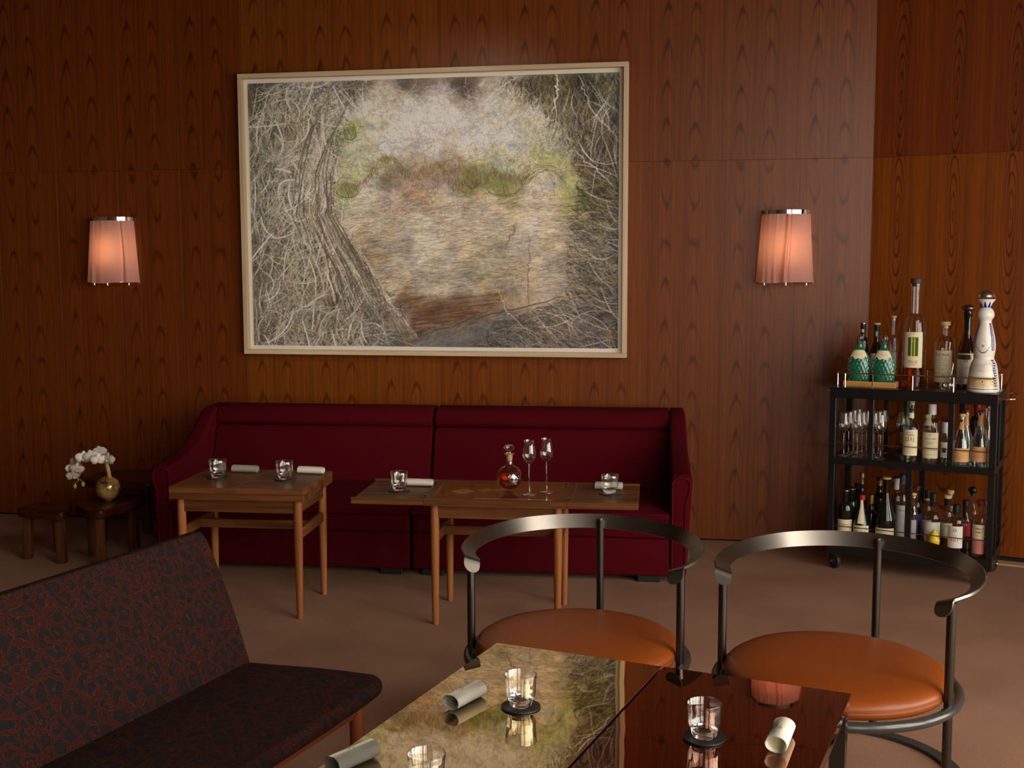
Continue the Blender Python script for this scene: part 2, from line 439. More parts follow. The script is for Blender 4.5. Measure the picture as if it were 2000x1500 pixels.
petal = P('white_orchid_petal', lin((240, 232, 222)), 0.6, nscale=40, noise_amt=0.05)
petal_y = P('yellow_orchid_lip', lin((226, 200, 140)), 0.6)
bud_m = P('green_orchid_bud', lin((150, 165, 50)), 0.6)
stem_m = P('dry_straw_stem', lin((190, 160, 105)), 0.8, nscale=60, noise_amt=0.2)
# ------------------------------------------------------------------ room shell
def plane_box(name, x0, x1, y0, y1, z0, z1, mat):
    return struct(obj(name, B(x0, x1, y0, y1, z0, z1), mat))
WY = 6.33; CX = 0.815; RA = math.radians(-18.5)
plane_box('floor', -7.0, 4.0, -4.4, 7.6, -0.1, 0.0, carpet)
plane_box('ceiling', -7.0, 4.0, 2.6, 7.6, 3.05, 3.2, ceil_m)  # low height and front edge shaped, out of view, to darken the upper wall
plane_box('ceiling_high', -7.0, 4.0, -4.4, 2.6, 6.2, 6.35, ceil_m)
plane_box('trim_light_baffle', -7.0, 4.0, 2.6, 2.75, 3.2, 6.2, ceil_m)  # unseen drop added to keep high daylight off the upper wall
plane_box('wall_left', -7.2, -7.0, -4.4, 7.6, 0, 6.35, plaster)
# rear wall with two tall windows, side wall with two
def window_wall(name, along, fixed, spans, lo, hi, z0, z1, th):
    """wall with openings, one mesh, as a grid of boxes"""
    bm = bmesh.new(); cur = lo
    def bb(a0, a1, q0, q1):
        if along == 'x': box(bm, a0, a1, fixed - th, fixed, q0, q1)
        else: box(bm, fixed, fixed + th, a0, a1, q0, q1)
    for (a, b_) in spans:
        bb(cur, a, 0, 6.35); bb(a, b_, 0, z0); bb(a, b_, z1, 6.35); cur = b_
    bb(cur, hi, 0, 6.35)
    return struct(obj(name, bm, plaster))
window_wall('wall_front', 'x', -4.2, [(0.9, 1.95), (2.0, 3.6)], -7.0, 4.0, 0.15, 6.0, 0.2)
window_wall('wall_right_side', 'y', 3.8, [(-3.3, -1.5), (-1.4, 0.4), (0.5, 2.3), (2.45, 4.25)], -4.2, 7.6, 0.12, 6.0, 0.2)
def window_frame(name, along, a0, a1, fixed):
    bm = bmesh.new()
    def bb(p0, p1, q0, q1):
        if along == 'x': box(bm, p0, p1, fixed - 0.03, fixed + 0.03, q0, q1)
        else: box(bm, fixed - 0.03, fixed + 0.03, p0, p1, q0, q1)
    mid = (a0 + a1) / 2
    bb(a0, a0 + 0.04, 0.15, 6.0); bb(a1 - 0.04, a1, 0.15, 6.0); bb(mid - 0.03, mid + 0.03, 0.15, 6.0)
    for z in (0.15, 1.5, 2.95, 4.45, 5.96): bb(a0, a1, z, z + 0.04)
    return struct(obj(name, bm, gun_d))
window_frame('window_1', 'x', 0.9, 1.95, -4.25); window_frame('window_2', 'x', 2.0, 3.6, -4.25)
window_frame('window_3', 'y', -3.3, -1.5, 3.85); window_frame('window_4', 'y', -1.4, 0.4, 3.85); window_frame('window_5', 'y', 0.5, 2.3, 3.85); window_frame('window_6', 'y', 2.45, 4.25, 3.85)

def panel_mesh(name, w, h, mat):
    bm = B(0.0001, w - 0.0001, 0.0, 0.018, 0.0006, h - 0.0006, 0.0003, 1)
    me = bpy.data.meshes.new(name); bm.to_mesh(me); bm.free(); me.materials.append(mat); return me
SEAM = 2.06
back = struct(obj('wall_back', B(-7.0, CX + 0.01, WY + 0.018, WY + 0.2, 0, 3.2), shadow_gap))
pw = 0.385
pm_lo = panel_mesh('panel_lower', pw, SEAM - 0.012, teak_low); pm_hi = panel_mesh('panel_upper', pw, 3.05 - SEAM, teak_up)
npan = int((CX + 7.0) / pw)
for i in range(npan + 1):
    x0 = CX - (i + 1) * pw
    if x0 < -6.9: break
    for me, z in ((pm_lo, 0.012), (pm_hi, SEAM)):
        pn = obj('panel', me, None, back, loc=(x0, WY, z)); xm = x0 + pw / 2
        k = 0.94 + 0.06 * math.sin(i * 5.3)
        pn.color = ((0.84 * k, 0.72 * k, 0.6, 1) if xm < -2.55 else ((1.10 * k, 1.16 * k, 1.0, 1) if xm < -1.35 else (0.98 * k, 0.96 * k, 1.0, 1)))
right = struct(obj('wall_right', B(-0.02, 3.14, 0.018, 0.2, 0, 3.2), shadow_gap, loc=(CX, WY, 0), rot=(0, 0, RA)))
pw2 = 0.27
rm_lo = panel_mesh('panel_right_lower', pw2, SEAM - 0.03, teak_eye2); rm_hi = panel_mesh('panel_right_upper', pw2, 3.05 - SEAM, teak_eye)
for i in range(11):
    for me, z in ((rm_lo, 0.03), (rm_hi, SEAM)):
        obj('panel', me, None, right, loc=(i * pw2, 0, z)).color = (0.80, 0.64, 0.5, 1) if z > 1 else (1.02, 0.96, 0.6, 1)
struct(obj('trim_1', B(0.62, 3.1, -0.075, 0.0, 0.0, 0.008), stone, loc=(CX, WY, 0), rot=(0, 0, RA)))

# ------------------------------------------------------------------ the framed drawing
FX0, FX1, FZ0, FZ1 = -2.645, -0.453, 1.006, 2.580
fr = thing('framed_drawing', 'large pale framed pencil drawing of a mossy log above the sofa', 'picture', (0, WY, 0))
fw, fd = 0.026, 0.055
obj('frame_rail', B(FX0, FX1, -fd, -0.004, FZ1 - fw, FZ1, 0.002, 1), oak_x, fr)
obj('frame_rail', B(FX0, FX1, -fd, -0.004, FZ0, FZ0 + fw, 0.002, 1), oak_x, fr)
obj('frame_stile', B(FX0, FX0 + fw, -fd, -0.004, FZ0 + fw, FZ1 - fw, 0.002, 1), oak, fr)
obj('frame_stile', B(FX1 - fw, FX1, -fd, -0.004, FZ0 + fw, FZ1 - fw, 0.002, 1), oak, fr)
obj('mount', B(FX0 + fw, FX1 - fw, -0.018, -0.006, FZ0 + fw, FZ1 - fw), paper, fr)

def drawing_mesh():
    nx, ny = 700, 496
    rng = np.random.default_rng(11)
    # crop frame of reference: x 105..1868, y 100..1400
    gx = np.linspace(0, 1, nx)[None, :] * np.ones((ny, 1)); gy = np.linspace(0, 1, ny)[:, None] * np.ones((1, nx))
    cx = 105 + gx * 1763.0; cy = 125 + gy * 1275.0
    pts = """150 200 70 60 50;250 250 150 140 115;350 220 150 140 120;180 350 110 105 80;270 350 120 110 75;350 450 150 140 120;180 500 110 105 85;300 600 150 140 120;180 650 115 110 95;250 800 130 125 100;370 750 150 140 115;180 900 105 95 80;330 900 135 120 95;450 900 110 95 75;200 1050 120 100 85;350 1100 130 115 90;500 1100 120 100 80;200 1250 115 95 85;350 1300 140 125 105;520 1300 130 115 95;600 1150 90 75 60;160 1350 100 80 70;470 550 165 150 135;430 400 150 130 110;560 280 170 160 140;500 650 165 145 130;650 150 100 85 75;900 140 95 80 70;1150 160 85 70 60;1300 170 150 135 110;750 200 160 150 130;700 280 185 175 155;900 300 200 190 170;1050 280 200 190 172;1300 280 180 170 150;1450 320 160 150 125;650 400 170 165 135;800 420 195 185 168;1000 420 185 172 158;1200 420 185 175 160;1400 430 170 165 145;1550 420 150 145 120;605 365 112 125 50;620 580 150 150 110;560 660 140 140 70;720 520 165 160 120;800 560 120 105 75;950 560 140 115 95;1080 570 120 95 80;1190 600 110 105 60;1330 620 110 110 55;1340 540 160 155 125;1550 500 150 150 85;1640 620 150 145 90;1670 720 140 135 75;680 650 180 165 145;820 700 165 140 120;900 680 150 120 95;1050 700 160 145 120;1250 720 165 145 120;1500 680 185 165 140;1550 620 190 170 145;620 800 190 170 145;750 830 170 155 120;930 840 190 180 150;1100 800 175 155 125;1300 800 165 145 115;1500 820 190 165 140;700 900 140 120 95;830 900 150 130 105;950 920 195 182 160;1100 950 180 160 130;1300 950 150 135 105;1500 950 170 150 120;700 980 130 110 85;850 1000 155 140 115;1000 1050 140 130 105;1200 1050 135 125 95;1400 1050 135 120 95;1550 1050 165 145 115;800 1090 175 155 130;1000 1130 190 170 140;1200 1120 160 140 110;1450 1120 165 140 110;850 1190 104 76 52;1000 1220 84 56 38;1150 1230 100 70 48;920 1290 92 62 42;1280 1195 124 94 68;1500 1180 165 140 110;1600 1150 160 135 105;770 1150 170 145 115;835 1270 158 130 98;720 1250 85 75 65;800 1350 80 75 70;1000 1365 95 88 80;1200 1320 90 85 78;1400 1280 95 85 78;1300 1380 80 70 62;1550 1300 120 95 85;1750 1350 110 90 80;650 1380 110 95 80;1700 200 60 55 35;1800 150 110 105 75;1750 350 100 85 60;1820 300 95 90 70;1680 430 120 105 80;1800 500 75 60 50;1720 550 95 75 60;1780 680 70 65 40;1720 700 90 85 50;1820 800 95 88 75;1720 850 120 110 92;1800 950 110 100 85;1680 1000 120 108 88;1780 1100 100 90 78;1680 1150 125 110 92;1800 1250 90 75 68;1500 170 95 85 55;1600 280 110 100 70"""
    C = np.array([[float(q) for q in r.split()] for r in pts.split(';')])
    img = np.zeros((ny, nx, 3)); wsum = np.zeros((ny, nx))
    wx = cx + 12 * np.sin(cy / 31.0) + 9 * np.sin(cx / 19.0 + cy / 27.0); wy = cy + 9 * np.sin(cx / 33.0) + 7 * np.sin(cx / 21.0 - cy / 25.0)
    for (px, py, r, g, b_) in C:
        d2 = (wx - px) ** 2 + (wy - py) ** 2
        w = 1.0 / (d2 + 1500.0) ** 2.2
        img += w[..., None] * np.array([r, g, b_]); wsum += w
    img /= wsum[..., None]
    def smooth_noise(sx, sy):
        a = rng.random((int(ny / sy) + 3, int(nx / sx) + 3))
        fx = np.arange(nx) / sx; fy = np.arange(ny) / sy
        ix = fx.astype(int); iy = fy.astype(int); tx = (fx - ix); ty = (fy - iy)
        tx = tx * tx * (3 - 2 * tx); ty = ty * ty * (3 - 2 * ty)
        a00 = a[np.ix_(iy, ix)]; a01 = a[np.ix_(iy, ix + 1)]; a10 = a[np.ix_(iy + 1, ix)]; a11 = a[np.ix_(iy + 1, ix + 1)]
        return (a00 * (1 - tx) + a01 * tx) * (1 - ty)[:, None] + (a10 * (1 - tx) + a11 * tx) * ty[:, None]
    n1 = smooth_noise(22, 14) - 0.5; n2 = smooth_noise(7, 5) - 0.5; n3 = smooth_noise(3, 2) - 0.5
    img *= (1 + 0.24 * n1 + 0.20 * n2 + 0.16 * n3)[..., None]
    img += (smooth_noise(30, 22) - 0.5)[..., None] * np.array([10, 2, -14.0]) * 1.6
    def to_px(P_):
        return (P_[..., 0] - 105) / 1763.0 * (nx - 1), (P_[..., 1] - 125) / 1275.0 * (ny - 1)
    def stroke(P_, col, alpha, width=1):
        """P_: K x S x 2 polylines in crop units; col: K x 3"""
        K, S, _ = P_.shape
        x, y = to_px(P_); tp = np.sin(np.linspace(0.15, PI - 0.1, S))[None, :] ** 0.5
        al = (alpha * tp * (0.75 + 0.25 * rng.random((K, S))))
        offs = [(0, 0)] if width == 1 else ([(0, 0), (1, 0)] if width == 2 else [(0, 0), (1, 0), (0, 1), (-1, 0), (0, -1)])
        for (ox, oy) in offs:
            ix = np.clip(np.round(x + ox).astype(int), 0, nx - 1).ravel(); iy = np.clip(np.round(y + oy).astype(int), 0, ny - 1).ravel()
            a = al.ravel()[:, None]; c = np.repeat(col, S, axis=0)
            img[iy, ix] = img[iy, ix] * (1 - a) + c * a
    def bez(p0, ang, ln, bend, S=40):
        K = len(ang); t = np.linspace(0, 1, S)[None, :]
        dx, dy = np.cos(ang)[:, None], np.sin(ang)[:, None]
        l = ln[:, None] * t; b_ = bend[:, None] * ln[:, None] * (t * (1 - t)) * 4
        return np.stack([p0[:, 0:1] + dx * l - dy * b_, p0[:, 1:2] + dy * l + dx * b_], -1)
    def face_left(y): return np.interp(y, [100, 250, 400, 560, 760, 900, 1030, 1180, 1335, 1400], [720, 590, 545, 520, 520, 600, 690, 770, 890, 600])
    def face_right(y): return np.interp(y, [100, 250, 420, 700, 800, 1150, 1250, 1400], [1300, 1520, 1650, 1690, 1640, 1640, 1400, 700])
    def sc(n, box_, keep):
        p = np.stack([rng.uniform(box_[0], box_[2], n), rng.uniform(box_[1], box_[3], n)], -1)
        return p[keep(p)]
    def cols(n, base, var): return np.clip(np.array(base)[None, :] * (1 + rng.normal(0, var, (n, 1))) + rng.normal(0, 5, (n, 3)), 10, 245)
    lk = lambda p: p[:, 0] < face_left(p[:, 1]) + 10
    rk = lambda p: p[:, 0] > face_right(p[:, 1]) - 20
    mk = lambda p: (p[:, 0] > face_left(p[:, 1])) & (p[:, 0] < face_right(p[:, 1]))
    # thicket of twigs on the left: dark undergrowth, then pale stems
    for (n, base, var, alpha, wd, lo, hi, flow) in ((2400, (58, 50, 38), 0.3, 0.6, 2, 25, 90, 0.5), (900, (92, 92, 48), 0.25, 0.4, 2, 30, 100, 0.5), (900, (120, 96, 78), 0.2, 0.4, 1, 40, 130, 0.4), (1300, (180, 168, 140), 0.12, 0.55, 1, 50, 190, 0.55), (900, (44, 38, 30), 0.3, 0.55, 1, 20, 90, 0.5), (520, (184, 172, 146), 0.12, 0.6, 2, 90, 300, 0.5), (70, (196, 186, 164), 0.08, 0.7, 3, 90, 260, 0.45)):
        p = sc(n * 2, (105, 125, 760, 1400), lk)[:n]
        a = np.where(rng.random(len(p)) < 0.62, PI / 2 + rng.normal(-0.05, flow, len(p)), rng.normal(-0.5, 0.7, len(p)))
        stroke(bez(p, a, rng.uniform(lo, hi, len(p)), rng.normal(0, 0.16, len(p)), 70), cols(len(p), base, var), alpha, wd)
    # long trailing stems hugging the log
    for k in range(56):
        y0 = rng.uniform(140, 760); off = rng.uniform(-190, 10); T = np.linspace(0, 1, 260)
        yy = y0 + T * rng.uniform(500, 900); xx = face_left(np.minimum(yy, 1300)) + off * (0.4 + 0.9 * T) - 20 + rng.uniform(8, 46) * np.sin(T * rng.uniform(2, 7) + k)
        yy = np.minimum(yy, 1395)
        stroke(np.stack([xx, yy], -1)[None], cols(1, [(200, 188, 165), (176, 158, 132), (90, 74, 58)][k % 3], 0.08), 0.6, (1, 2, 3)[k % 3])
    # right-hand undergrowth
    for (n, base, var, alpha, wd, lo, hi) in ((2200, (44, 36, 26), 0.3, 0.6, 2, 20, 80), (500, (104, 100, 52), 0.25, 0.45, 2, 30, 110), (420, (112, 74, 72), 0.2, 0.4, 1, 30, 90), (400, (170, 158, 136), 0.12, 0.45, 1, 40, 150), (70, (190, 180, 162), 0.1, 0.7, 2, 100, 260)):
        p = sc(n * 4, (1250, 125, 1868, 1400), rk)[:n]
        a = np.where(p[:, 1] < 500, PI / 2 + rng.normal(0, 0.45, len(p)), rng.normal(0.45, 0.5, len(p)))
        stroke(bez(p, a, rng.uniform(lo, hi, len(p)), rng.normal(0, 0.14, len(p)), 60), cols(len(p), base, var), alpha, wd)
    # mossy fur at the top of the log: short curls, green at its lower fringe
    for (n, base, var, alpha, wd, bx) in ((1700, (150, 138, 118), 0.18, 0.4, 1, (560, 160, 1640, 540)), (900, (208, 200, 184), 0.08, 0.5, 1, (560, 160, 1640, 520)), (800, (112, 100, 84), 0.2, 0.5, 1, (580, 200, 1640, 540)), (500, (160, 150, 112), 0.15, 0.45, 2, (560, 180, 1640, 540)), (240, (150, 128, 150), 0.1, 0.35, 2, (760, 240, 1400, 500)), (520, (146, 146, 62), 0.18, 0.45, 1, (540, 470, 1690, 690)), (420, (96, 76, 50), 0.2, 0.5, 1, (560, 500, 1660, 690)), (170, (140, 70, 48), 0.15, 0.5, 1, (760, 560, 1160, 790))):
        p = sc(n * 2, bx, mk)[:n]
        a = rng.normal(0.4, 1.0, len(p)) + np.where(p[:, 0] > 1400, 1.0, 0.0)
        stroke(bez(p, a, rng.uniform(14, 60, len(p)), rng.normal(0.1, 0.35, len(p)), 24), cols(len(p), base, var), alpha, wd)
    # flat face of the log: level pencil hatching
    for (n, base, var, alpha, lo, hi) in ((1600, (120, 100, 76), 0.2, 0.42, 20, 120), (900, (84, 72, 58), 0.2, 0.42, 15, 80), (1300, (206, 190, 160), 0.08, 0.42, 20, 110), (260, (140, 140, 150), 0.1, 0.3, 20, 80), (220, (120, 84, 56), 0.15, 0.45, 30, 120)):
        p = sc(n * 3, (540, 690, 1640, 1140), mk)[:n]
        a = rng.normal(-0.05, 0.16, len(p))
        stroke(bez(p, a, rng.uniform(lo, hi, len(p)), rng.normal(0, 0.08, len(p)), 50), cols(len(p), base, var), alpha, 1)
    # scalloped moss fringe hanging over the face
    T = np.linspace(0, 1, 900)
    fx = 560 + T * 900; fy = 610 + 34 * np.sin(T * 21) + 26 * np.sin(T * 9 + 1) - 50 * np.exp(-((T - 0.25) / 0.12) ** 2)
    jit = np.interp(np.arange(900), np.arange(0, 900, 15), rng.normal(0, 11, 60))
    for k in range(1500):
        i = rng.integers(0, 900); L_ = rng.uniform(8, 46); a_ = rng.normal(PI / 2, 0.5)
        q = np.stack([fx[i] + np.linspace(-0.5, 0.5, 20) * L_ * math.cos(a_) + rng.normal(0, 8), fy[i] + jit[i] - 14 + np.linspace(-0.7, 0.3, 20) * L_ * math.sin(a_) + rng.normal(0, 9)], -1)
        stroke(q[None], cols(1, [(80, 66, 40), (120, 112, 52), (104, 62, 44), (150, 140, 92)][k % 4], 0.15), 0.42, 1)
    for (ex, ey, rx, ry, c_) in ((1340, 615, 92, 66, (112, 112, 58)), (1190, 590, 42, 50, (104, 96, 58)), (605, 365, 32, 40, (118, 126, 62)), (590, 650, 52, 30, (124, 122, 62))):
        for k in range(150):
            r_ = math.sqrt(rng.random()); th = rng.uniform(0, 2 * PI); L_ = rng.uniform(8, 30)
            q = np.stack([ex + rx * r_ * math.cos(th) + np.linspace(-1, 1, 16) * L_ * 0.35, ey + ry * r_ * math.sin(th) + np.linspace(-1, 1, 16) * L_], -1)
            stroke(q[None], cols(1, c_ if k % 3 else (66, 60, 36), 0.2), 0.4, 1)
        for k in range(3):
            th = np.linspace(0.1, PI - 0.1, 160); w_ = np.interp(np.arange(160), np.arange(0, 160, 12), rng.normal(1, 0.06, 14))
            stroke(np.stack([ex + rx * w_ * np.cos(th), ey + ry * w_ * np.sin(th)], -1)[None], cols(1, (58, 50, 32), 0.1), 0.5, 1)
    th = np.linspace(PI * 1.05, PI * 2.15, 240)
    for k in range(26):
        w_ = np.interp(np.arange(240), np.arange(0, 240, 15), rng.normal(1, 0.05, 16)); s0 = rng.integers(0, 150); e0 = s0 + rng.integers(30, 90)
        stroke(np.stack([1530 + (88 + 3 * k % 40) * w_ * np.cos(th), 690 + (118 + 3 * k % 50) * w_ * np.sin(th)], -1)[None, s0:e0], cols(1, (70, 64, 36) if k % 3 else (150, 146, 86), 0.12), 0.55, 1)
    # cut end: brown wedge with grain, dark edge lines, grey shadow under it
    def pline(pts_, n=500):
        q = np.array(pts_, float); t = np.linspace(0, len(q) - 1, n); return np.stack([np.interp(t, range(len(q)), q[:, i]) + np.interp(t, np.linspace(0, len(q) - 1, 24), rng.normal(0, 5, 24)) for i in (0, 1)], -1)
    for k in range(520):
        u = rng.random(); y = 1150 + u * 180; xa = 770 + u * 115; xb = np.interp(y, [1150, 1190, 1240, 1335], [1330, 1330, 1230, 910])
        x0 = rng.uniform(xa, xb); ln = rng.uniform(30, 180); x1 = min(x0 + ln, xb)
        q = np.stack([np.linspace(x0, x1, 50), y - np.linspace(0, 0.14 * (x1 - x0), 50) + rng.normal(0, 1.2, 50)], -1)
        stroke(q[None], cols(1, [(88, 58, 38), (54, 36, 26), (118, 84, 56), (146, 110, 80)][k % 4], 0.15), 0.45, 1)
    for pts_, c_, w_ in (([(520, 760), (600, 900), (690, 1030), (770, 1170), (890, 1335)], (70, 54, 40), 3), ([(835, 1190), (850, 1260), (885, 1330)], (60, 42, 28), 2), ([(765, 1145), (900, 1160), (1150, 1150), (1330, 1140)], (120, 88, 60), 2), ([(890, 1338), (1050, 1312), (1230, 1250), (1420, 1208), (1620, 1150)], (66, 56, 48), 3), ([(1310, 1110), (1345, 1220), (1430, 1300), (1520, 1390)], (196, 176, 150), 2), ([(1455, 860), (1452, 1100), (1448, 1390)], (120, 70, 58), 2), ([(1390, 820), (1340, 930)], (120, 96, 70), 3), ([(1640, 460), (1760, 560), (1850, 660)], (186, 172, 150), 2), ([(1580, 125), (1590, 200), (1560, 300)], (196, 182, 158), 3), ([(1400, 130), (1320, 180), (1240, 250)], (190, 172, 146), 2), ([(1680, 130), (1740, 300), (1860, 420)], (176, 168, 150), 2)):
        stroke(pline(pts_)[None], cols(1, c_, 0.03), 0.75, w_)
    # shade beside the log's left edge, pale rim on it
    for k in range(420):
        y = rng.uniform(800, 1345); x0 = float(face_left(y)); L_ = rng.uniform(15, 60)
        q = np.stack([x0 - rng.uniform(0, 55) + np.linspace(0, 0.35, 20) * L_, y + np.linspace(0, 1, 20) * L_], -1)
        stroke(q[None], cols(1, (84, 70, 54), 0.2), 0.34, 1)
        if k % 3 == 0 and y > 900:
            q = np.stack([x0 + rng.uniform(4, 26) + np.linspace(0, 0.5, 20) * L_, y + np.linspace(0, 1, 20) * L_], -1); stroke(q[None], cols(1, (196, 172, 140), 0.08), 0.5, 1)
    p = sc(1600, (640, 1180, 1700, 1400), lambda p: p[:, 1] > np.interp(p[:, 0], [640, 760, 890, 1050, 1400, 1640], [1100, 1190, 1345, 1320, 1225, 1160]))
    stroke(bez(p, rng.normal(-0.25, 0.25, len(p)), rng.uniform(20, 90, len(p)), rng.normal(0, 0.1, len(p)), 40), cols(len(p), (104, 98, 94), 0.28), 0.42, 1)
    p = sc(400, (105, 125, 1868, 1400), lambda p: p[:, 0] > 0)
    stroke(bez(p, rng.uniform(0, PI, len(p)), rng.uniform(10, 50, len(p)), rng.normal(0, 0.2, len(p)), 24), cols(len(p), (96, 70, 74), 0.2), 0.3, 1)
    gm = img.mean(-1, keepdims=True); img = np.clip(gm + (img - gm) * 0.84, 6, 250) / 255.0
    # photograph tone -> paper reflectance (the wall gets about half light)
    L = np.where(img <= 0.04045, img / 12.92, ((img + 0.055) / 1.055) ** 2.4)
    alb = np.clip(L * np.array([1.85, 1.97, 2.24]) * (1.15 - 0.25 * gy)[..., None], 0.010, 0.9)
    X0, X1, Z0, Z1 = -2.597, -0.502, 1.054, 2.531
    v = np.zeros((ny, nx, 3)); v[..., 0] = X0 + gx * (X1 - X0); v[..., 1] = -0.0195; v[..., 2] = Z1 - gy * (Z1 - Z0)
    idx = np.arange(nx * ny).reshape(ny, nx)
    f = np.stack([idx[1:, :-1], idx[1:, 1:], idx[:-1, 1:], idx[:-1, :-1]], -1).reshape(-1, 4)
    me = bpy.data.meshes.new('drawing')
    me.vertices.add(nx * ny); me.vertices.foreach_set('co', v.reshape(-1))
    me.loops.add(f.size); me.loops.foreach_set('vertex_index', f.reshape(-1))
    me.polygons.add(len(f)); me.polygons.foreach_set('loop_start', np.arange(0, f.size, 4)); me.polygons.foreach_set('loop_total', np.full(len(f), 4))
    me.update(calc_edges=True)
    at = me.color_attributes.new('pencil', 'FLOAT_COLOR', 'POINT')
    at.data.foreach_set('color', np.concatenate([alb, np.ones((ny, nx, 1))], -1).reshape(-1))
    return me
m_, nt, b = new_mat('coloured_pencil_on_paper')
_a = nt.nodes.new('ShaderNodeAttribute'); _a.attribute_name = 'pencil'
_gr = noise(nt, coords(nt), 900.0, 2)
_mx = nt.nodes.new('ShaderNodeMix'); _mx.data_type = 'RGBA'; _mx.blend_type = 'MULTIPLY'; _mx.inputs[0].default_value = 0.25
nt.links.new(_a.outputs['Color'], _mx.inputs[6]); nt.links.new(_gr.s, _mx.inputs[7]); nt.links.new(_mx.outputs[2], b.inputs['Base Color'])
b.inputs['Roughness'].default_value = 0.9; b.inputs['Specular IOR Level'].default_value = 0.2
dm = drawing_mesh(); dm.materials.append(m_)
obj('drawing', dm, None, fr)

# ------------------------------------------------------------------ wall sconces
def sconce(x, seed, label):
    t = thing('wall_sconce', label, 'lamp', (x, WY, 1.415), 0, 'pink fabric wall sconces')
    rng = random.Random(seed); n = 120; top_w, bot_w = 0.126, 0.152
    folds = [(rng.uniform(0.05, 0.95), rng.uniform(0.012, 0.03), rng.uniform(0.003, 0.007) * rng.choice((-1, 1, 1))) for _ in range(6)]
    folds += [(0.5 if seed == 2 else 0.3, 0.02, 0.016), (0.53 if seed == 2 else 0.72, 0.012, -0.012)]
    bm = bmesh.new(); rows = []
    nz = 22
    for j in range(nz + 1):
        s = j / nz; z = 0.356 * s; row = []
        for i in range(n + 1):
            u = i / n; th = PI * u
            hw = bot_w + (top_w - bot_w) * s ** 0.8; dp = 0.118 - 0.012 * s
            pl = sum(am * math.exp(-((u - c - 0.02 * math.sin(3 * s + c * 9)) / (w * (1.35 - 0.55 * s))) ** 2) for (c, w, am) in folds) * (0.55 + 0.75 * (1 - s))
            pl += 0.0010 * math.sin(u * 60) * s ** 6
            ex, ey = -math.cos(th), -math.sin(th) ** 0.8
            row.append(bm.verts.new((ex * (hw + pl * abs(ex)), ey * (dp + pl) - 0.004, z + (0.004 * math.sin(u * 9 + seed) * (1 - s)))))
        rows.append(row)
    for j in range(nz):
        for i in range(n): bm.faces.new((rows[j][i], rows[j][i + 1], rows[j + 1][i + 1], rows[j + 1][i]))
    obj('shade', bm, shade_m, t, 180)
    hem = [r.co.copy() for r in []]
    def arc(w, d, z, k=40): return [(-w * math.cos(PI * i / k), -d * math.sin(PI * i / k) ** 0.8 - 0.004, z) for i in range(k + 1)]
    bm = bmesh.new(); A = arc(0.122, 0.104, 0.352); Bq = arc(0.122, 0.104, 0.377); C_ = arc(0.116, 0.098, 0.377); D_ = arc(0.116, 0.098, 0.352)
    rws = [[bm.verts.new(p) for p in r] for r in (A, Bq, C_, D_)]
    for r0, r1 in ((0, 1), (1, 2), (2, 3), (3, 0)):
        for i in range(40): bm.faces.new((rws[r0][i], rws[r0][i + 1], rws[r1][i + 1], rws[r1][i]))
    obj('top_band', bm, chrome, t)
    bm = tube(arc(0.128, 0.100, 0.0), 0.0035, 8); obj('bottom_ring', bm, chrome, t)
    for a in (0.18, 0.5, 0.82):
        px, py = -0.128 * math.cos(PI * a), -0.100 * math.sin(PI * a) - 0.004
        bm = lathe([(0, -0.016), (0.005, -0.015), (0.005, 0.0), (0, 0.0)], 12)
        obj('finial', bm, chrome, t, loc=(px, py, 0))
    obj('back_plate', B(-0.10, 0.10, -0.004, 0.0, 0.03, 0.36), chrome, t)
    lamp = obj('bulb', lathe([(0, 0), (0.014, 0.004), (0.019, 0.02), (0.019, 0.15), (0.014, 0.166), (0, 0.17)], 20), bulb_m, t, 180, loc=(0.0, -0.036, 0.10))
    obj('lamp_holder', lathe([(0, -0.05), (0.012, -0.05), (0.012, 0.0), (0, 0.0)], 16), chrome, lamp)
    return t
shade_m, nt, b = new_mat('pink_silk_shade'); nt.nodes.remove(b)
_c = coords(nt); _f = noise(nt, _c, 160.0, 2)
_df = nt.nodes.new('ShaderNodeBsdfDiffuse'); _tl = nt.nodes.new('ShaderNodeBsdfTranslucent')
nt.links.new(mix(nt, _f, (0.72, 0.37, 0.33), (0.80, 0.42, 0.37)), _df.inputs[0])
nt.links.new(mix(nt, _f, (0.80, 0.36, 0.22), (0.86, 0.40, 0.26)), _tl.inputs[0])
_mx = nt.nodes.new('ShaderNodeMixShader'); _mx.inputs[0].default_value = 0.5
nt.links.new(_df.outputs[0], _mx.inputs[1]); nt.links.new(_tl.outputs[0], _mx.inputs[2]); nt.links.new(_mx.outputs[0], nt.nodes['Material Output'].inputs[0])
bulb_m, nt, b = new_mat('warm_bulb')
nt.links.new(mix(nt, noise(nt, coords(nt), 10.0), (1.0, 0.72, 0.44), (1.0, 0.76, 0.48)), b.inputs['Emission Color']); b.inputs['Emission Strength'].default_value = 8.0
sconce(-3.448, 1, 'pink fabric sconce on the dark wall left of the drawing')
sconce(0.378, 2, 'pink fabric sconce right of the drawing, towards the bar cart')

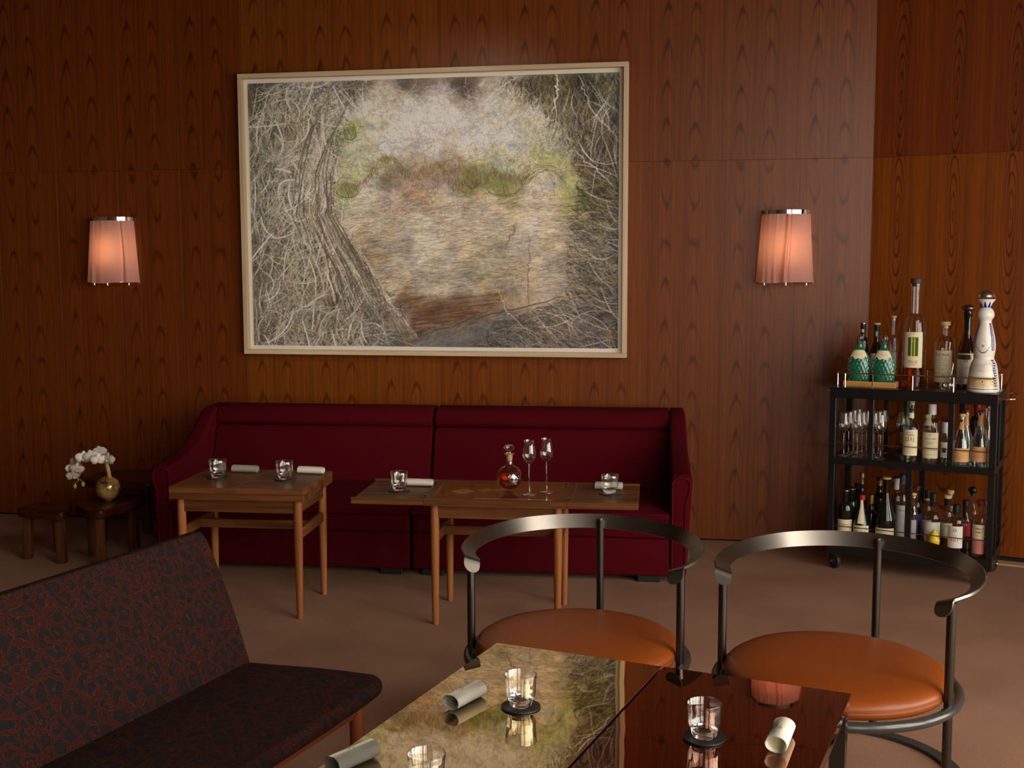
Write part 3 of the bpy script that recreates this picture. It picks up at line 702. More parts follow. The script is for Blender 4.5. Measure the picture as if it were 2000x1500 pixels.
# ------------------------------------------------------------------ sofas
SO = Vector((-0.10, 5.425, 0)); SR = math.radians(2.8)
def sofa(name_off, width, arm, label):
    """local: x from 0 (right end) to -width, y back, arm on one side"""
    t = thing('sofa', label, 'sofa', SO + Vector((math.cos(SR) * name_off, math.sin(SR) * name_off, 0)), SR, 'wine red sofas along the wall')
    aw = 0.078
    x1 = -aw if arm == 'right' else 0.0
    x0 = -width + (aw if arm == 'left' else 0.0)
    g = 0.004
    obj('plinth', B(x0 + g, x1 - g, 0.0, 0.82, 0.034, 0.214, 0.010, 3), wine, t)
    obj('seat_rail', B(x0 + g, x1 - g, 0.002, 0.82, 0.216, 0.306, 0.010, 3), wine, t)
    # seat cushion with a domed top
    bm = bmesh.new(); nx, ny = 24, 14; L0, L1, D0, D1 = x0 + g, x1 - g, -0.015, 0.60
    top, botm = [], []
    for j in range(ny + 1):
        rt, rb = [], []
        for i in range(nx + 1):
            u, v = i / nx, j / ny
            e = min(1.0, (1 - abs(2 * u - 1) ** 6) * 1.0) * min(1.0, (1 - abs(2 * v - 1) ** 5) * 1.0)
            px, py = L0 + (L1 - L0) * u, D0 + (D1 - D0) * v
            rt.append(bm.verts.new((px, py, 0.335 + 0.042 * e))); rb.append(bm.verts.new((px, py, 0.309)))
        top.append(rt); botm.append(rb)
    for j in range(ny):
        for i in range(nx):
            bm.faces.new((top[j][i], top[j][i + 1], top[j + 1][i + 1], top[j + 1][i])); bm.faces.new((botm[j][i], botm[j + 1][i], botm[j + 1][i + 1], botm[j][i + 1]))
    for j in (0, ny):
        for i in range(nx): bm.faces.new((top[j][i], botm[j][i], botm[j][i + 1], top[j][i + 1]))
    for i in (0, nx):
        for j in range(ny): bm.faces.new((top[j][i], top[j + 1][i], botm[j + 1][i], botm[j][i]))
    sc_ = obj('seat_cushion', bm, wine, t, 50)
    obj('piping', tube([(L0 + 0.01, D0 - 0.001, 0.334), (L1 - 0.01, D0 - 0.001, 0.334)], 0.004, 8), wine_pipe, sc_)
    # leaning back with a rolled top
    prof = [(0.50, 0.31), (0.53, 0.40), (0.575, 0.52), (0.608, 0.620), (0.626, 0.638), (0.640, 0.646), (0.622, 0.654), (0.612, 0.68), (0.628, 0.712), (0.655, 0.737), (0.70, 0.748), (0.78, 0.748), (0.82, 0.735), (0.84, 0.69), (0.84, 0.034), (0.70, 0.034), (0.62, 0.31)]
    obj('backrest', prism(prof, x0 + 0.003, x1 - 0.003, 'x', 0.012, 3), wine, t, 50)
    # arm with a sweeping top
    ap = [(0.0, 0.036), (0.0, 0.500), (0.012, 0.517), (0.05, 0.523), (0.13, 0.53), (0.24, 0.545), (0.36, 0.575), (0.46, 0.62), (0.54, 0.672), (0.60, 0.716), (0.65, 0.738), (0.84, 0.742), (0.84, 0.036)]
    sx = 1 if arm == 'right' else -1
    xo = 0.0 if arm == 'right' else -width
    bm = prism([(p[0], p[1]) for p in ap], min(xo, xo - sx * aw), max(xo, xo - sx * aw), 'x', 0.016, 3)
    for v in bm.verts:
        out = (v.co.x - (xo - sx * aw / 2)) * sx
        if out > 0: v.co.x += sx * 0.024 * max(0.0, min(1.0, (v.co.z - 0.36) / 0.12)) * max(0.0, 1 - v.co.y / 0.75)
    am = obj('arm', bm, wine, t, 50)
    c_ = xo - sx * aw / 2; h = aw / 2 - 0.008
    fl_ = 0.020 * sx
    path = [(c_ - sx * h, -0.002, 0.045), (c_ - sx * h, -0.002, 0.30), (c_ - sx * h, -0.002, 0.46), (c_ - sx * h * 0.8, -0.003, 0.497), (c_ + fl_ * 0.3, -0.003, 0.510), (c_ + sx * h * 0.75 + fl_, -0.003, 0.500), (c_ + sx * h + fl_, -0.002, 0.466), (c_ + sx * h + fl_ * 0.6, -0.002, 0.42), (c_ + sx * h, -0.002, 0.36), (c_ + sx * h, -0.002, 0.045)]
    obj('piping', tube(spline(path, 5), 0.0045, 8), wine_pipe, am)
    for fx in (x0 + 0.10, x1 - 0.10):
        for fy in (0.05, 0.74): obj('foot', B(fx - 0.055, fx + 0.055, fy - 0.03, fy + 0.05, 0.0, 0.035, 0.004, 1), feet_m, t)
    return t
sofa(0.0, 1.325, 'right', 'wine red upholstered sofa with its arm at the right end, below the drawing')
sofa(-1.333, 1.285, 'left', 'wine red upholstered sofa with its arm at the left end, behind the closed walnut table')

# ------------------------------------------------------------------ walnut cocktail tables
def taper_leg(bm_h, r0=0.0125, r1=0.0185):
    return lathe([(0, 0), (r0, 0), (r0 + 0.001, 0.02), (r1, bm_h * 0.62), (r1, bm_h - 0.06), (r1 - 0.001, bm_h), (0, bm_h)], 20)
def table_base(t, w, d, z_ap):
    """round legs, apron and H stretcher under a w x d top centred on the origin; apron top at z_ap"""
    ix, iy = w / 2 - 0.038, d / 2 - 0.042
    for sx in (-1, 1):
        for sy in (-1, 1): obj('leg', taper_leg(z_ap), wal_z, t, loc=(sx * ix, sy * iy, 0))
    for sy in (-1, 1): obj('apron', B(-ix + 0.012, ix - 0.012, sy * iy - 0.009, sy * iy + 0.009, z_ap - 0.058, z_ap - 0.001, 0.001, 1), wal_x, t)
    for sx in (-1, 1):
        obj('apron', B(sx * ix - 0.009, sx * ix + 0.009, -iy + 0.012, iy - 0.012, z_ap - 0.058, z_ap - 0.001, 0.001, 1), wal_y, t)
        obj('side_stretcher', B(sx * ix - 0.009, sx * ix + 0.009, -iy + 0.012, iy - 0.012, 0.345, 0.388, 0.001, 1), wal_y, t)
    obj('stretcher', B(-ix + 0.009, ix - 0.009, -0.009, 0.009, 0.347, 0.386, 0.001, 1), wal_x, t)
T1 = (-1.990, 4.790); R1 = math.radians(2.9)
t1 = thing('side_table', 'closed walnut side table with a thick folded top, left of the open one', 'table', (*T1, 0), R1)
table_base(t1, 0.592, 0.452, 0.516)
top1 = obj('table_top', B(-0.296, 0.296, -0.226, 0.226, 0.517, 0.543, 0.0012, 1), wal_x, t1)
obj('folded_leaf', B(-0.296, -0.0005, -0.226, 0.226, 0.544, 0.570, 0.0012, 1), wal_x, t1)
obj('folded_leaf', B(0.0005, 0.296, -0.226, 0.226, 0.544, 0.570, 0.0012, 1), wal_x, t1)
obj('hinge', B(0.2955, 0.2975, 0.045, 0.055, 0.516, 0.560), brass, top1)
T2 = (-0.880, 4.822); R2 = math.radians(2.7)
t2 = thing('display_table', 'open walnut table with a glazed centre and two fold-out leaves', 'table', (*T2, 0), R2)
table_base(t2, 0.592, 0.432, 0.515)
def leaf_z(u): return 0.543
hx, hy = 0.2965, 0.218
obj('table_base_board', B(-hx, hx, -hy, hy, 0.516, 0.522), wal_x, t2)
for sy in (-1, 1):
    obj('frame_rail', B(-hx, hx, min(sy * hy, sy * (hy - 0.022)), max(sy * hy, sy * (hy - 0.022)), 0.5225, 0.545, 0.001, 1), wal_x, t2)
for sx in (-1, 1):
    obj('frame_rail', B(min(sx * hx, sx * (hx - 0.026)), max(sx * hx, sx * (hx - 0.026)), -hy + 0.0222, hy - 0.0222, 0.5225, 0.545, 0.001, 1), wal_y, t2)
    obj('bead', B(min(sx * (hx - 0.027), sx * (hx - 0.034)), max(sx * (hx - 0.027), sx * (hx - 0.034)), -hy + 0.023, hy - 0.023, 0.5225, 0.538), wal_y, t2)
obj('glass_top', B(-hx + 0.027, hx - 0.027, -hy + 0.023, hy - 0.023, 0.5375, 0.5405), pane_m, t2)
for sx, wl in ((-1, 0.308), (1, 0.292)):
    a0, a1 = (-hx - wl, -hx - 0.001) if sx < 0 else (hx + 0.001, hx + wl)
    lf = obj('leaf', B(a0, a1, -hy, hy, 0.517, 0.534, 0.001, 1), wal_x, t2)
    for sy in (-1, 1): obj('lip', B(a0, a1, min(sy * hy, sy * (hy - 0.011)), max(sy * hy, sy * (hy - 0.011)), 0.5342, 0.545, 0.001, 1), wal_x, lf)
    xi = -hx - 0.001 if sx < 0 else hx + 0.001
    obj('lip', B(min(xi, xi + sx * 0.02), max(xi, xi + sx * 0.02), -hy + 0.0115, hy - 0.0115, 0.5342, 0.541, 0.001, 1), wal_y, lf)
    for sy in (-1, 1): obj('hinge', B(min(xi - 0.009, xi + 0.009), max(xi - 0.009, xi + 0.009), sy * 0.13 - 0.015, sy * 0.13 + 0.015, 0.5412, 0.5455) , brass, lf)
def on_t2(x, y):
    return (T2[0] + math.cos(R2) * x - math.sin(R2) * y, T2[1] + math.sin(R2) * x + math.cos(R2) * y)
for k, (x, y, w, d, rz, lb) in enumerate(((-0.18, 0.075, 0.085, 0.07, 0.75, 'cream card under the display glass at the left, with a drawn motif'), (-0.085, 0.115, 0.06, 0.05, 0.8, 'small cream card under the display glass, second from the left'), (-0.02, 0.13, 0.05, 0.04, 0.3, 'small cream card under the display glass, beside the decanter'), (0.06, -0.105, 0.33, 0.075, 0.0, 'long cream paper strip under the display glass below the stemmed glasses'))):
    q = on_t2(x, y)
    o = obj('paper_card', B(-w / 2, w / 2, -d / 2, d / 2, 0, 0.0012), card, None, loc=(q[0], q[1], 0.5221), rot=(0, 0, R2 + rz))
    tag(o, lb, 'card')
    if k == 0:
        bm = bmesh.new()
        for j in range(5): box(bm, -0.024 + 0.004 * j, 0.022 - 0.003 * j, -0.016 + j * 0.007, -0.0145 + j * 0.007, 0.0012, 0.0015)
        obj('print', bm, ink_soft, o)

# ------------------------------------------------------------------ tumblers, coasters, napkins
tum_prof = [(0, 0), (0.0235, 0.0), (0.0262, 0.003), (0.0300, 0.016), (0.0345, 0.026), (0.0362, 0.034), (0.0360, 0.042), (0.0364, 0.054), (0.0388, 0.0775), (0.0382, 0.0787), (0.0372, 0.0775), (0.0348, 0.054), (0.0342, 0.042), (0.0340, 0.034), (0.0318, 0.026), (0.0262, 0.019), (0.018, 0.0160), (0, 0.0155)]
def keep_mesh(name, bm, mat):
    me = bpy.data.meshes.new(name); bmesh.ops.recalc_face_normals(bm, faces=bm.faces); bm.to_mesh(me); bm.free()
    me.polygons.foreach_set('use_smooth', [True] * len(me.polygons)); me.materials.append(mat); return me
_m0 = keep_mesh('tumbler_wall', lathe([(0.0303, 0.0165), (0.0345, 0.026), (0.0362, 0.034), (0.0360, 0.042), (0.0364, 0.054), (0.0388, 0.0775), (0.0384, 0.0785), (0.0374, 0.0775), (0.0352, 0.054), (0.0348, 0.042), (0.0350, 0.034), (0.0330, 0.0262), (0.029, 0.0205)], 48), clear)
_f0 = keep_mesh('tumbler_foot', lathe([(0, 0), (0.0235, 0.0), (0.0262, 0.003), (0.0300, 0.016), (0.0290, 0.0192), (0.018, 0.0160), (0, 0.0150)], 48), solid_glass)
_c0 = bpy.data.meshes.new('coaster'); _b = lathe([(0, 0), (0.0465, 0), (0.0475, 0.001), (0.0475, 0.003), (0.0465, 0.004), (0, 0.004)], 48); _b.to_mesh(_c0); _b.free(); _c0.materials.append(coaster_m)
def napkin_mesh(L, rx, rz):
    """cloth rolled into an oval tube with the outer edge tucked under; axis along x"""
    bm = bmesh.new(); n = 64; turns = 2.15; rows = []
    for i in range(n + 1):
        u = i / n; a = -PI / 2 - 0.35 + turns * 2 * PI * u; k = 1 - 0.17 * (1 - u)
        y, z = rx * k * math.cos(a), rz * k * math.sin(a) + rz
        if u > 0.97: y, z = rx * k * math.cos(a) - 0.012 * (u - 0.97) / 0.03, max(0.0006, z - 0.006 * (u - 0.97) / 0.03)
        rows.append([bm.verts.new((-L / 2 + 0.0015 * math.sin(a), y, z + 0.0006)), bm.verts.new((0, y, z + 0.0008)), bm.verts.new((L / 2 + 0.0015 * math.cos(a), y, z + 0.0006))])
    for i in range(n):
        for k in range(2): bm.faces.new((rows[i][k], rows[i + 1][k], rows[i + 1][k + 1], rows[i][k + 1]))
    me = bpy.data.meshes.new('rolled_napkin')
    bmesh.ops.solidify(bm, geom=bm.faces[:], thickness=0.0011)
    bmesh.ops.recalc_face_normals(bm, faces=bm.faces)
    bm.to_mesh(me); bm.free(); me.polygons.foreach_set('use_smooth', [True] * len(me.polygons)); me.set_sharp_from_angle(angle=math.radians(40)); me.materials.append(linen); return me
nap = napkin_mesh(0.118, 0.0255, 0.0190); nap_s = napkin_mesh(0.118, 0.0205, 0.0165)
def napkin(x, y, z, rz, label, big=True):
    o = obj('rolled_napkin', nap if big else nap_s, None, None, loc=(x, y, z), rot=(0, 0, rz))
    tag(o, label, 'napkin', 'rolled white napkins')
    if big:
        bm = bmesh.new()
        for j, (u0, u1) in enumerate(((-0.012, -0.004), (-0.001, 0.006), (0.008, 0.013), (-0.009, 0.004), (-0.004, 0.011))):
            dy = -0.004 + 0.004 * (j % 3) + (0.004 if j > 2 else 0)
            box(bm, u0, u1, dy - 0.0009, dy + 0.0009, 0.0382, 0.0389)
        obj('printed_mark', bm, print_m, o)
    return o
def setting(x, y, z, glabel, clabel):
    c_ = obj('coaster', _c0, None, None, loc=(x, y, z)); tag(c_, clabel, 'coaster', 'black round coasters')
    g_ = thing('tumbler', glabel, 'glass', (x, y, z + 0.0042), random.uniform(0, 3), 'clear tumblers')
    obj('wall', _m0, None, g_); obj('thick_foot', _f0, None, g_)
def on_t1(x, y): return (T1[0] + math.cos(R1) * x - math.sin(R1) * y, T1[1] + math.sin(R1) * x + math.cos(R1) * y)
setting(-2.150, 4.775, 0.5702, 'clear tumbler on the closed side table, the one nearer the sofa arm', 'black coaster under the left tumbler of the closed side table')
setting(-1.842, 4.785, 0.5702, 'clear tumbler on the closed side table, the right of its two', 'black coaster under the right tumbler of the closed side table')
setting(-1.326, 4.798, 0.5342, 'clear tumbler on the left leaf of the open table', 'black coaster on the left leaf of the open table')
setting(-0.418, 4.872, 0.5342, 'clear tumbler on the right leaf of the open table', 'black coaster on the right leaf of the open table')
napkin(-2.088, 4.932, 0.5705, R1 - 0.05, 'rolled white napkin behind the left tumbler of the closed side table', False)
napkin(-1.778, 4.945, 0.5705, R1 - 0.12, 'rolled white napkin behind the right tumbler of the closed side table', False)
napkin(-1.266, 4.915, 0.5345, R2 - 0.04, 'rolled white napkin on the left leaf of the open table', False)
napkin(-0.431, 4.968, 0.5345, R2 - 0.03, 'rolled white napkin on the right leaf of the open table', False)

# decanter and two stemmed glasses on the display pane
dz = 0.5408
dec = thing('decanter', 'round cut glass decanter of amber spirit on the display table', 'decanter', (-0.845, 4.826, dz))
def diamond(k, tw, amp): return lambda a, z: 1.0 + amp * (abs(math.sin(k * a + tw * z)) + abs(math.sin(k * a - tw * z)) - 1.2)
Rd = 0.056
def ball(R, zc, a0, a1, n): return [(R * math.sin(a0 + (a1 - a0) * i / n), zc - R * math.cos(a0 + (a1 - a0) * i / n)) for i in range(n + 1)]
obj('body', lathe([(0, 0.002), (0.024, 0.0), (0.026, 0.003)] + ball(Rd, 0.060, 0.50, 2.72, 34), 80, mod=lambda a, z: diamond(9, 130, 0.02)(a, z) if 0.018 < z < 0.100 else 1.0), cut_clear, dec, 180)
obj('spirit', lathe([(0, 0.006)] + ball(Rd * 0.93, 0.060, 0.40, 1.95, 22) + [(0, 0.080)], 48), red_spirit, dec, 60)
obj('neck', lathe([(0.0225, 0.1105), (0.0165, 0.118), (0.0145, 0.128), (0.0150, 0.148), (0.0165, 0.158), (0.023, 0.162), (0.0235, 0.165), (0.0160, 0.167)], 32), cut_clear, dec)
obj('cork', lathe([(0, 0.135), (0.0125, 0.135), (0.014, 0.161), (0, 0.161)], 24), cork, dec)
obj('stopper', lathe([(0, 0.166), (0.010, 0.166), (0.0085, 0.172), (0.012, 0.177), (0.0225, 0.184), (0.0240, 0.191), (0.019, 0.199), (0.008, 0.203), (0, 0.2035)], 28), cut_clear, dec)
def stem_glass_mesh(H, rb, rim, foot, bowl_h, flare=True):
    zb = H - bowl_h
    pr = [(0, 0.0012), (foot * 0.96, 0.0), (foot, 0.0012), (foot * 0.8, 0.003), (0.008, 0.006), (0.0042, 0.012), (0.0030, 0.03), (0.0030, zb - 0.012), (0.0050, zb - 0.004), (0.010, zb + 0.002), (rb * 0.72, zb + bowl_h * 0.10), (rb * 0.95, zb + bowl_h * 0.25), (rb, zb + bowl_h * 0.38), (rb * 0.92, zb + bowl_h * 0.60), (rim * 1.0, zb + bowl_h * 0.88)]
    pr += [(rim * 1.10, H)] if flare else [(rim * 0.96, H)]
    bm = lathe(pr, 32); me = bpy.data.meshes.new('stem_glass'); bmesh.ops.recalc_face_normals(bm, faces=bm.faces); bm.to_mesh(me); bm.free()
    me.polygons.foreach_set('use_smooth', [True] * len(me.polygons)); me.materials.append(clear); return me
tulip = stem_glass_mesh(0.232, 0.0285, 0.021, 0.036, 0.098)
for x, y, lb in ((-0.750, 4.770, 'clear tulip stem glass just right of the decanter'), (-0.685, 4.835, 'clear tulip stem glass at the back, second right of the decanter')):
    tag(obj('stem_glass', tulip, None, None, loc=(x, y, dz)), lb, 'glass', 'tulip glasses on the display table')

# ------------------------------------------------------------------ mirror-lacquer coffee tables
LR = math.radians(-14.4)   # their long side runs away from the camera
def lw(n, tt, z=0.453):
    a = math.radians(14.4)
    return (-0.58 + math.cos(a) * n + math.sin(a) * tt, 3.099 - math.sin(a) * n + math.cos(a) * tt, z)
def coffee(n0, label, top_m):
    p = lw(n0, 0.0, 0.0)
    t = thing('coffee_table', label, 'table', p, LR, 'lacquer coffee tables')
    W, L = 0.479, 1.22
    obj('table_top', B(0, W, -L, 0, 0.435, 0.453, 0.0012, 1), top_m, t)
    obj('edge_band', B(0.003, W - 0.003, -L + 0.003, -0.003, 0.424, 0.4345), lacq_side, t)
    for x in (0.006, W - 0.044):
        for y in (-0.044, -L + 0.006): obj('leg', B(x, x + 0.038, y, y + 0.038, 0.0, 0.423, 0.001, 1), lacq_side, t)
    for x in (0.012, W - 0.036): obj('side_rail', B(x, x + 0.024, -L + 0.05, -0.05, 0.392, 0.423), lacq_side, t)
    obj('end_rail', B(0.05, W - 0.05, -0.034, -0.012, 0.392, 0.423), lacq_side, t)
    obj('end_rail', B(0.05, W - 0.05, -L + 0.012, -L + 0.034, 0.392, 0.423), lacq_side, t)
    return t
coffee(0.0, 'lacquer coffee table with golden mirror sheen beside the leopard settee', lacq); coffee(0.484, 'dark brown mirror-lacquer coffee table beside the right tan leather chair', lacq_dark)
for (n, tt, gl, cl) in ((0.254, -0.410, 'clear tumbler on the left coffee table, by a napkin near its far end', 'black coaster near the far end of the left coffee table'), (0.702, -0.413, 'clear tumbler on the right coffee table', 'black coaster on the right coffee table'), (0.264, -0.900, 'clear tumbler on the left coffee table, cut by the bottom of the photo', 'black coaster on the left coffee table, at the bottom edge of the photo')):
    q = lw(n, tt, 0.4533); setting(q[0], q[1], q[2], gl, cl)
for (n, tt, rz, lb) in ((0.120, -0.440, math.radians(66), 'rolled white napkin left of the tumbler on the left coffee table'), (0.862, -0.372, math.radians(78), 'rolled white napkin on the right coffee table, near the right leather chair'), (0.060, -0.850, math.radians(60), 'rolled white napkin at the bottom edge of the photo on the left coffee table')):
    q = lw(n, tt, 0.4536); napkin(q[0], q[1], q[2], rz, lb)

# ------------------------------------------------------------------ leopard settee; local x towards the tables, y along the seat
st = thing('settee', 'leopard patterned settee with walnut legs at the left foreground', 'sofa', (-1.236, 2.982, 0), LR)
def cushion(name, outline, zf, th, mat, parent, r=0.02):
    bm = prism(outline, 0, th, 'z', r, 4)
    bmesh.ops.triangulate(bm, faces=[f for f in bm.faces if len(f.verts) > 4])
    for v in bm.verts: v.co.z += zf(v.co.x, v.co.y)
    return obj(name, bm, mat, parent, 60)
Ls = 1.55
def corner(cx, cy, r, a0, a1, n=8): return [(cx + r * math.cos(a0 + (a1 - a0) * i / n), cy + r * math.sin(a0 + (a1 - a0) * i / n)) for i in range(n + 1)]
outl = [(-0.045, -Ls), (-0.045, -0.03)] + corner(-0.02, -0.022, 0.025, PI, PI / 2, 4) + [(0.06, 0.012), (0.16, 0.030), (0.25, 0.044)] + corner(0.335, 0.005, 0.052, PI / 2 - 0.15, 0.0, 8) + [(0.392, -0.06), (0.395, -0.3), (0.395, -Ls)]
so_ = cushion('seat', outl, lambda x, y: 0.350 + 0.006 * math.cos((x - 0.17) * 6), 0.048, leo, st, 0.021)
# back: leaning slab with a slightly domed face
bm = bmesh.new(); rows = []; nz_, ny_ = 16, 40
def back_pt(y, s, side):
    ang_x = -0.018 - 0.157 * s; z = 0.372 + 0.388 * s
    dome = 0.010 * math.sin(PI * s)
    off = dome if side else -0.05 + 0.012 * s
    return (ang_x + off, y, z + (0 if side else -0.004))
F_, K_ = [], []
for k in range(nz_ + 1):
    s = k / nz_
    yr = -0.004 - 0.012 * max(0, (s - 0.93) / 0.07) ** 2
    ys = [-Ls + (yr + Ls) * (1 - (1 - j / ny_) ** 1.5) for j in range(ny_ + 1)]
    F_.append([bm.verts.new(back_pt(y, s, True)) for y in ys]); K_.append([bm.verts.new(back_pt(y, s, False)) for y in ys])
for k in range(nz_):
    for j in range(ny_):
        bm.faces.new((F_[k][j], F_[k][j + 1], F_[k + 1][j + 1], F_[k + 1][j])); bm.faces.new((K_[k][j], K_[k + 1][j], K_[k + 1][j + 1], K_[k][j + 1]))
    for j in (0, ny_): bm.faces.new((F_[k][j], F_[k + 1][j], K_[k + 1][j], K_[k][j]))
for k in (0, nz_):
    for j in range(ny_): bm.faces.new((F_[k][j], F_[k][j + 1], K_[k][j + 1], K_[k][j]))
bmesh.ops.recalc_face_normals(bm, faces=bm.faces)
es = [e for e in bm.edges if len(e.link_faces) == 2 and e.calc_face_angle(0) > 1.0]
bmesh.ops.bevel(bm, geom=es, offset=0.012, segments=3, profile=0.5, affect='EDGES', clamp_overlap=True)
obj('backrest', bm, leo, st, 60)
obj('front_rail', B(0.318, 0.342, -Ls + 0.05, -0.03, 0.309, 0.348, 0.003, 2), set_y, st)
obj('rear_rail', B(-0.03, -0.006, -Ls + 0.05, -0.035, 0.307, 0.343, 0.003, 2), set_y, st)
for y in (-0.035, -Ls + 0.05):
    obj('end_rail', B(-0.01, 0.316, y - 0.012, y + 0.012, 0.307, 0.343, 0.003, 2), set_y, st)
    for x in (0.332, -0.02): obj('leg', lathe([(0, 0), (0.014, 0), (0.016, 0.02), (0.0195, 0.22), (0.0195, 0.346), (0, 0.346)], 20), set_z, st, loc=(x, y + (0.012 if y > -0.5 else -0.012), 0))

# ------------------------------------------------------------------ tubular armchairs; local x right, y towards the back
def armchair(x, y, rz, label):
    t = thing('armchair', label, 'chair', (x, y, 0), rz, 'tan leather chairs with steel bands')
    hw, back = 0.318, 0.525
    def horseshoe(w, y0, n=40, curl=0.0):
        cy = back - w
        pts = [(-w, y0), (-w, (y0 + cy) / 2)] + [(-w * math.cos(PI * i / n), cy + w * math.sin(PI * i / n)) for i in range(n + 1)] + [(w, (y0 + cy) / 2), (w, y0)]
        return pts
    # tilted flat band with rounded, slightly curled ends
    half = [(-0.303, -0.047, -0.036), (-0.304, -0.042, -0.022), (-0.305, -0.037, -0.009), (-0.3065, -0.031, -0.0012), (-0.309, -0.020, 0), (-0.322, 0.008, 0), (-0.340, 0.05, 0), (-0.352, 0.11, 0), (-0.352, 0.19, 0), (-0.325, 0.31, 0), (-0.255, 0.425, 0), (-0.14, 0.503, 0)]
    ctl = half + [(0.0, 0.530, 0)] + [(-p[0], p[1], p[2]) for p in half[::-1]]
    path = spline([Vector(p) for p in ctl], 7)
    N = len(path); bm = bmesh.new(); rings = []
    ln = [0.0]
    for a, b_ in zip(path[:-1], path[1:]): ln.append(ln[-1] + (b_ - a).length)
    T_ = ln[-1]; hwid, th = 0.0245, 0.0032
    for i, p in enumerate(path):
        tg = (path[min(i + 1, N - 1)] - path[max(i - 1, 0)]).normalized(); nrm = Vector((-tg.y, tg.x, 0)).normalized()
        e = min(ln[i], T_ - ln[i]) ; k = math.sqrt(max(0.0, 1 - (1 - min(1.0, (e + 0.0008) / hwid)) ** 2))
        mid = 1 - abs(2 * ln[i] / T_ - 1)
        tilt = math.radians(14 + 50 * min(1.0, mid * 1.5))
        out = nrm * math.cos(tilt) + Vector((0, 0, 1)) * math.sin(tilt); nn = tg.cross(out).normalized()
        c_ = p + Vector((0, 0, 0.622 + 0.010 * mid))
        w_ = hwid * max(0.06, k)
        rings.append([bm.verts.new(c_ + out * w_ + nn * th), bm.verts.new(c_ + out * w_ - nn * th), bm.verts.new(c_ - out * w_ - nn * th), bm.verts.new(c_ - out * w_ + nn * th)])
    for A, Bq in zip(rings[:-1], rings[1:]):
        for k in range(4): bm.faces.new((A[k], A[(k + 1) % 4], Bq[(k + 1) % 4], Bq[k]))
    bm.faces.new(rings[0][::-1]); bm.faces.new(rings[-1])
    obj('armrest_band', bm, gun, t, 40)
    def post(px, py, top): return obj('post', lathe([(0, 0.010), (0.0125, 0.010), (0.0125, top), (0, top)], 18), gun_post, t, loc=(px, py, 0))
    post(-hw, 0.0, 0.615); post(hw, 0.0, 0.615)
    pb = post(0.0, 0.515, 0.640)
    obj('screw_cap', lathe([(0, 0.640), (0.009, 0.640), (0.009, 0.646), (0, 0.648)], 14), gun, pb)
    # seat ring, cushion, base
    cy = 0.055
    bm = tube([(0.332 * math.cos(2 * PI * i / 64), cy + 0.332 * math.sin(2 * PI * i / 64), 0.322) for i in range(64)], 0.0145, 12, cyc=True)
    obj('seat_ring', bm, gun_d, t, 180)
    cp = [(0, 0.326), (0.285, 0.326), (0.303, 0.330), (0.311, 0.340), (0.313, 0.350), (0.3105, 0.3535), (0.312, 0.357), (0.306, 0.368), (0.290, 0.378), (0.25, 0.387), (0.18, 0.394), (0.09, 0.397), (0, 0.398)]
    def squash(a, z): return 1.0 - 0.010 * max(0, math.cos(2 * a)) ** 3
    cu = obj('cushion', lathe(cp, 72, mod=squash), leather, t, 70, loc=(0, cy, 0))
    obj('seam', tube([(0.3115 * squash(2 * PI * i / 64, 0) * math.cos(2 * PI * i / 64), 0.3115 * squash(2 * PI * i / 64, 0) * math.sin(2 * PI * i / 64), 0.3537) for i in range(64)], 0.0013, 6, cyc=True), leather_d, cu)
    hs = horseshoe(hw, 0.0)
    bm = bmesh.new(); rings = []
    for i, p in enumerate(hs):
        a = Vector((*hs[max(i - 1, 0)], 0)); b_ = Vector((*hs[min(i + 1, len(hs) - 1)], 0)); tg = (b_ - a).normalized(); nrm = Vector((-tg.y, tg.x, 0))
        c_ = Vector((p[0], p[1], 0))
        rings.append([bm.verts.new(c_ + nrm * 0.019 + Vector((0, 0, 0.0))), bm.verts.new(c_ + nrm * 0.019 + Vector((0, 0, 0.012))), bm.verts.new(c_ - nrm * 0.019 + Vector((0, 0, 0.012))), bm.verts.new(c_ - nrm * 0.019)])
    for A, Bq in zip(rings[:-1], rings[1:]):
        for k in range(4): bm.faces.new((A[k], A[(k + 1) % 4], Bq[(k + 1) % 4], Bq[k]))
    bm.faces.new(rings[0][::-1]); bm.faces.new(rings[-1])
    obj('base_band', bm, gun_d, t, 40)
    for sx in (-1, 1): obj('bracket', B(min(sx * 0.30, sx * 0.325), max(sx * 0.30, sx * 0.325), -0.012, 0.012, 0.300, 0.318), gun_d, t)
    return t
gun_post = P('dark_steel_post', (0.10, 0.095, 0.088), 0.3, metal=1.0, nscale=60, noise_amt=0.05)
armchair(0.340, 3.251, math.radians(-21.4), 'right tan leather tub chair with a dark steel band, before the bar cart')
armchair(-0.395, 3.366, math.radians(-3.4), 'left tan leather tub chair with a dark steel band, before the open walnut table')

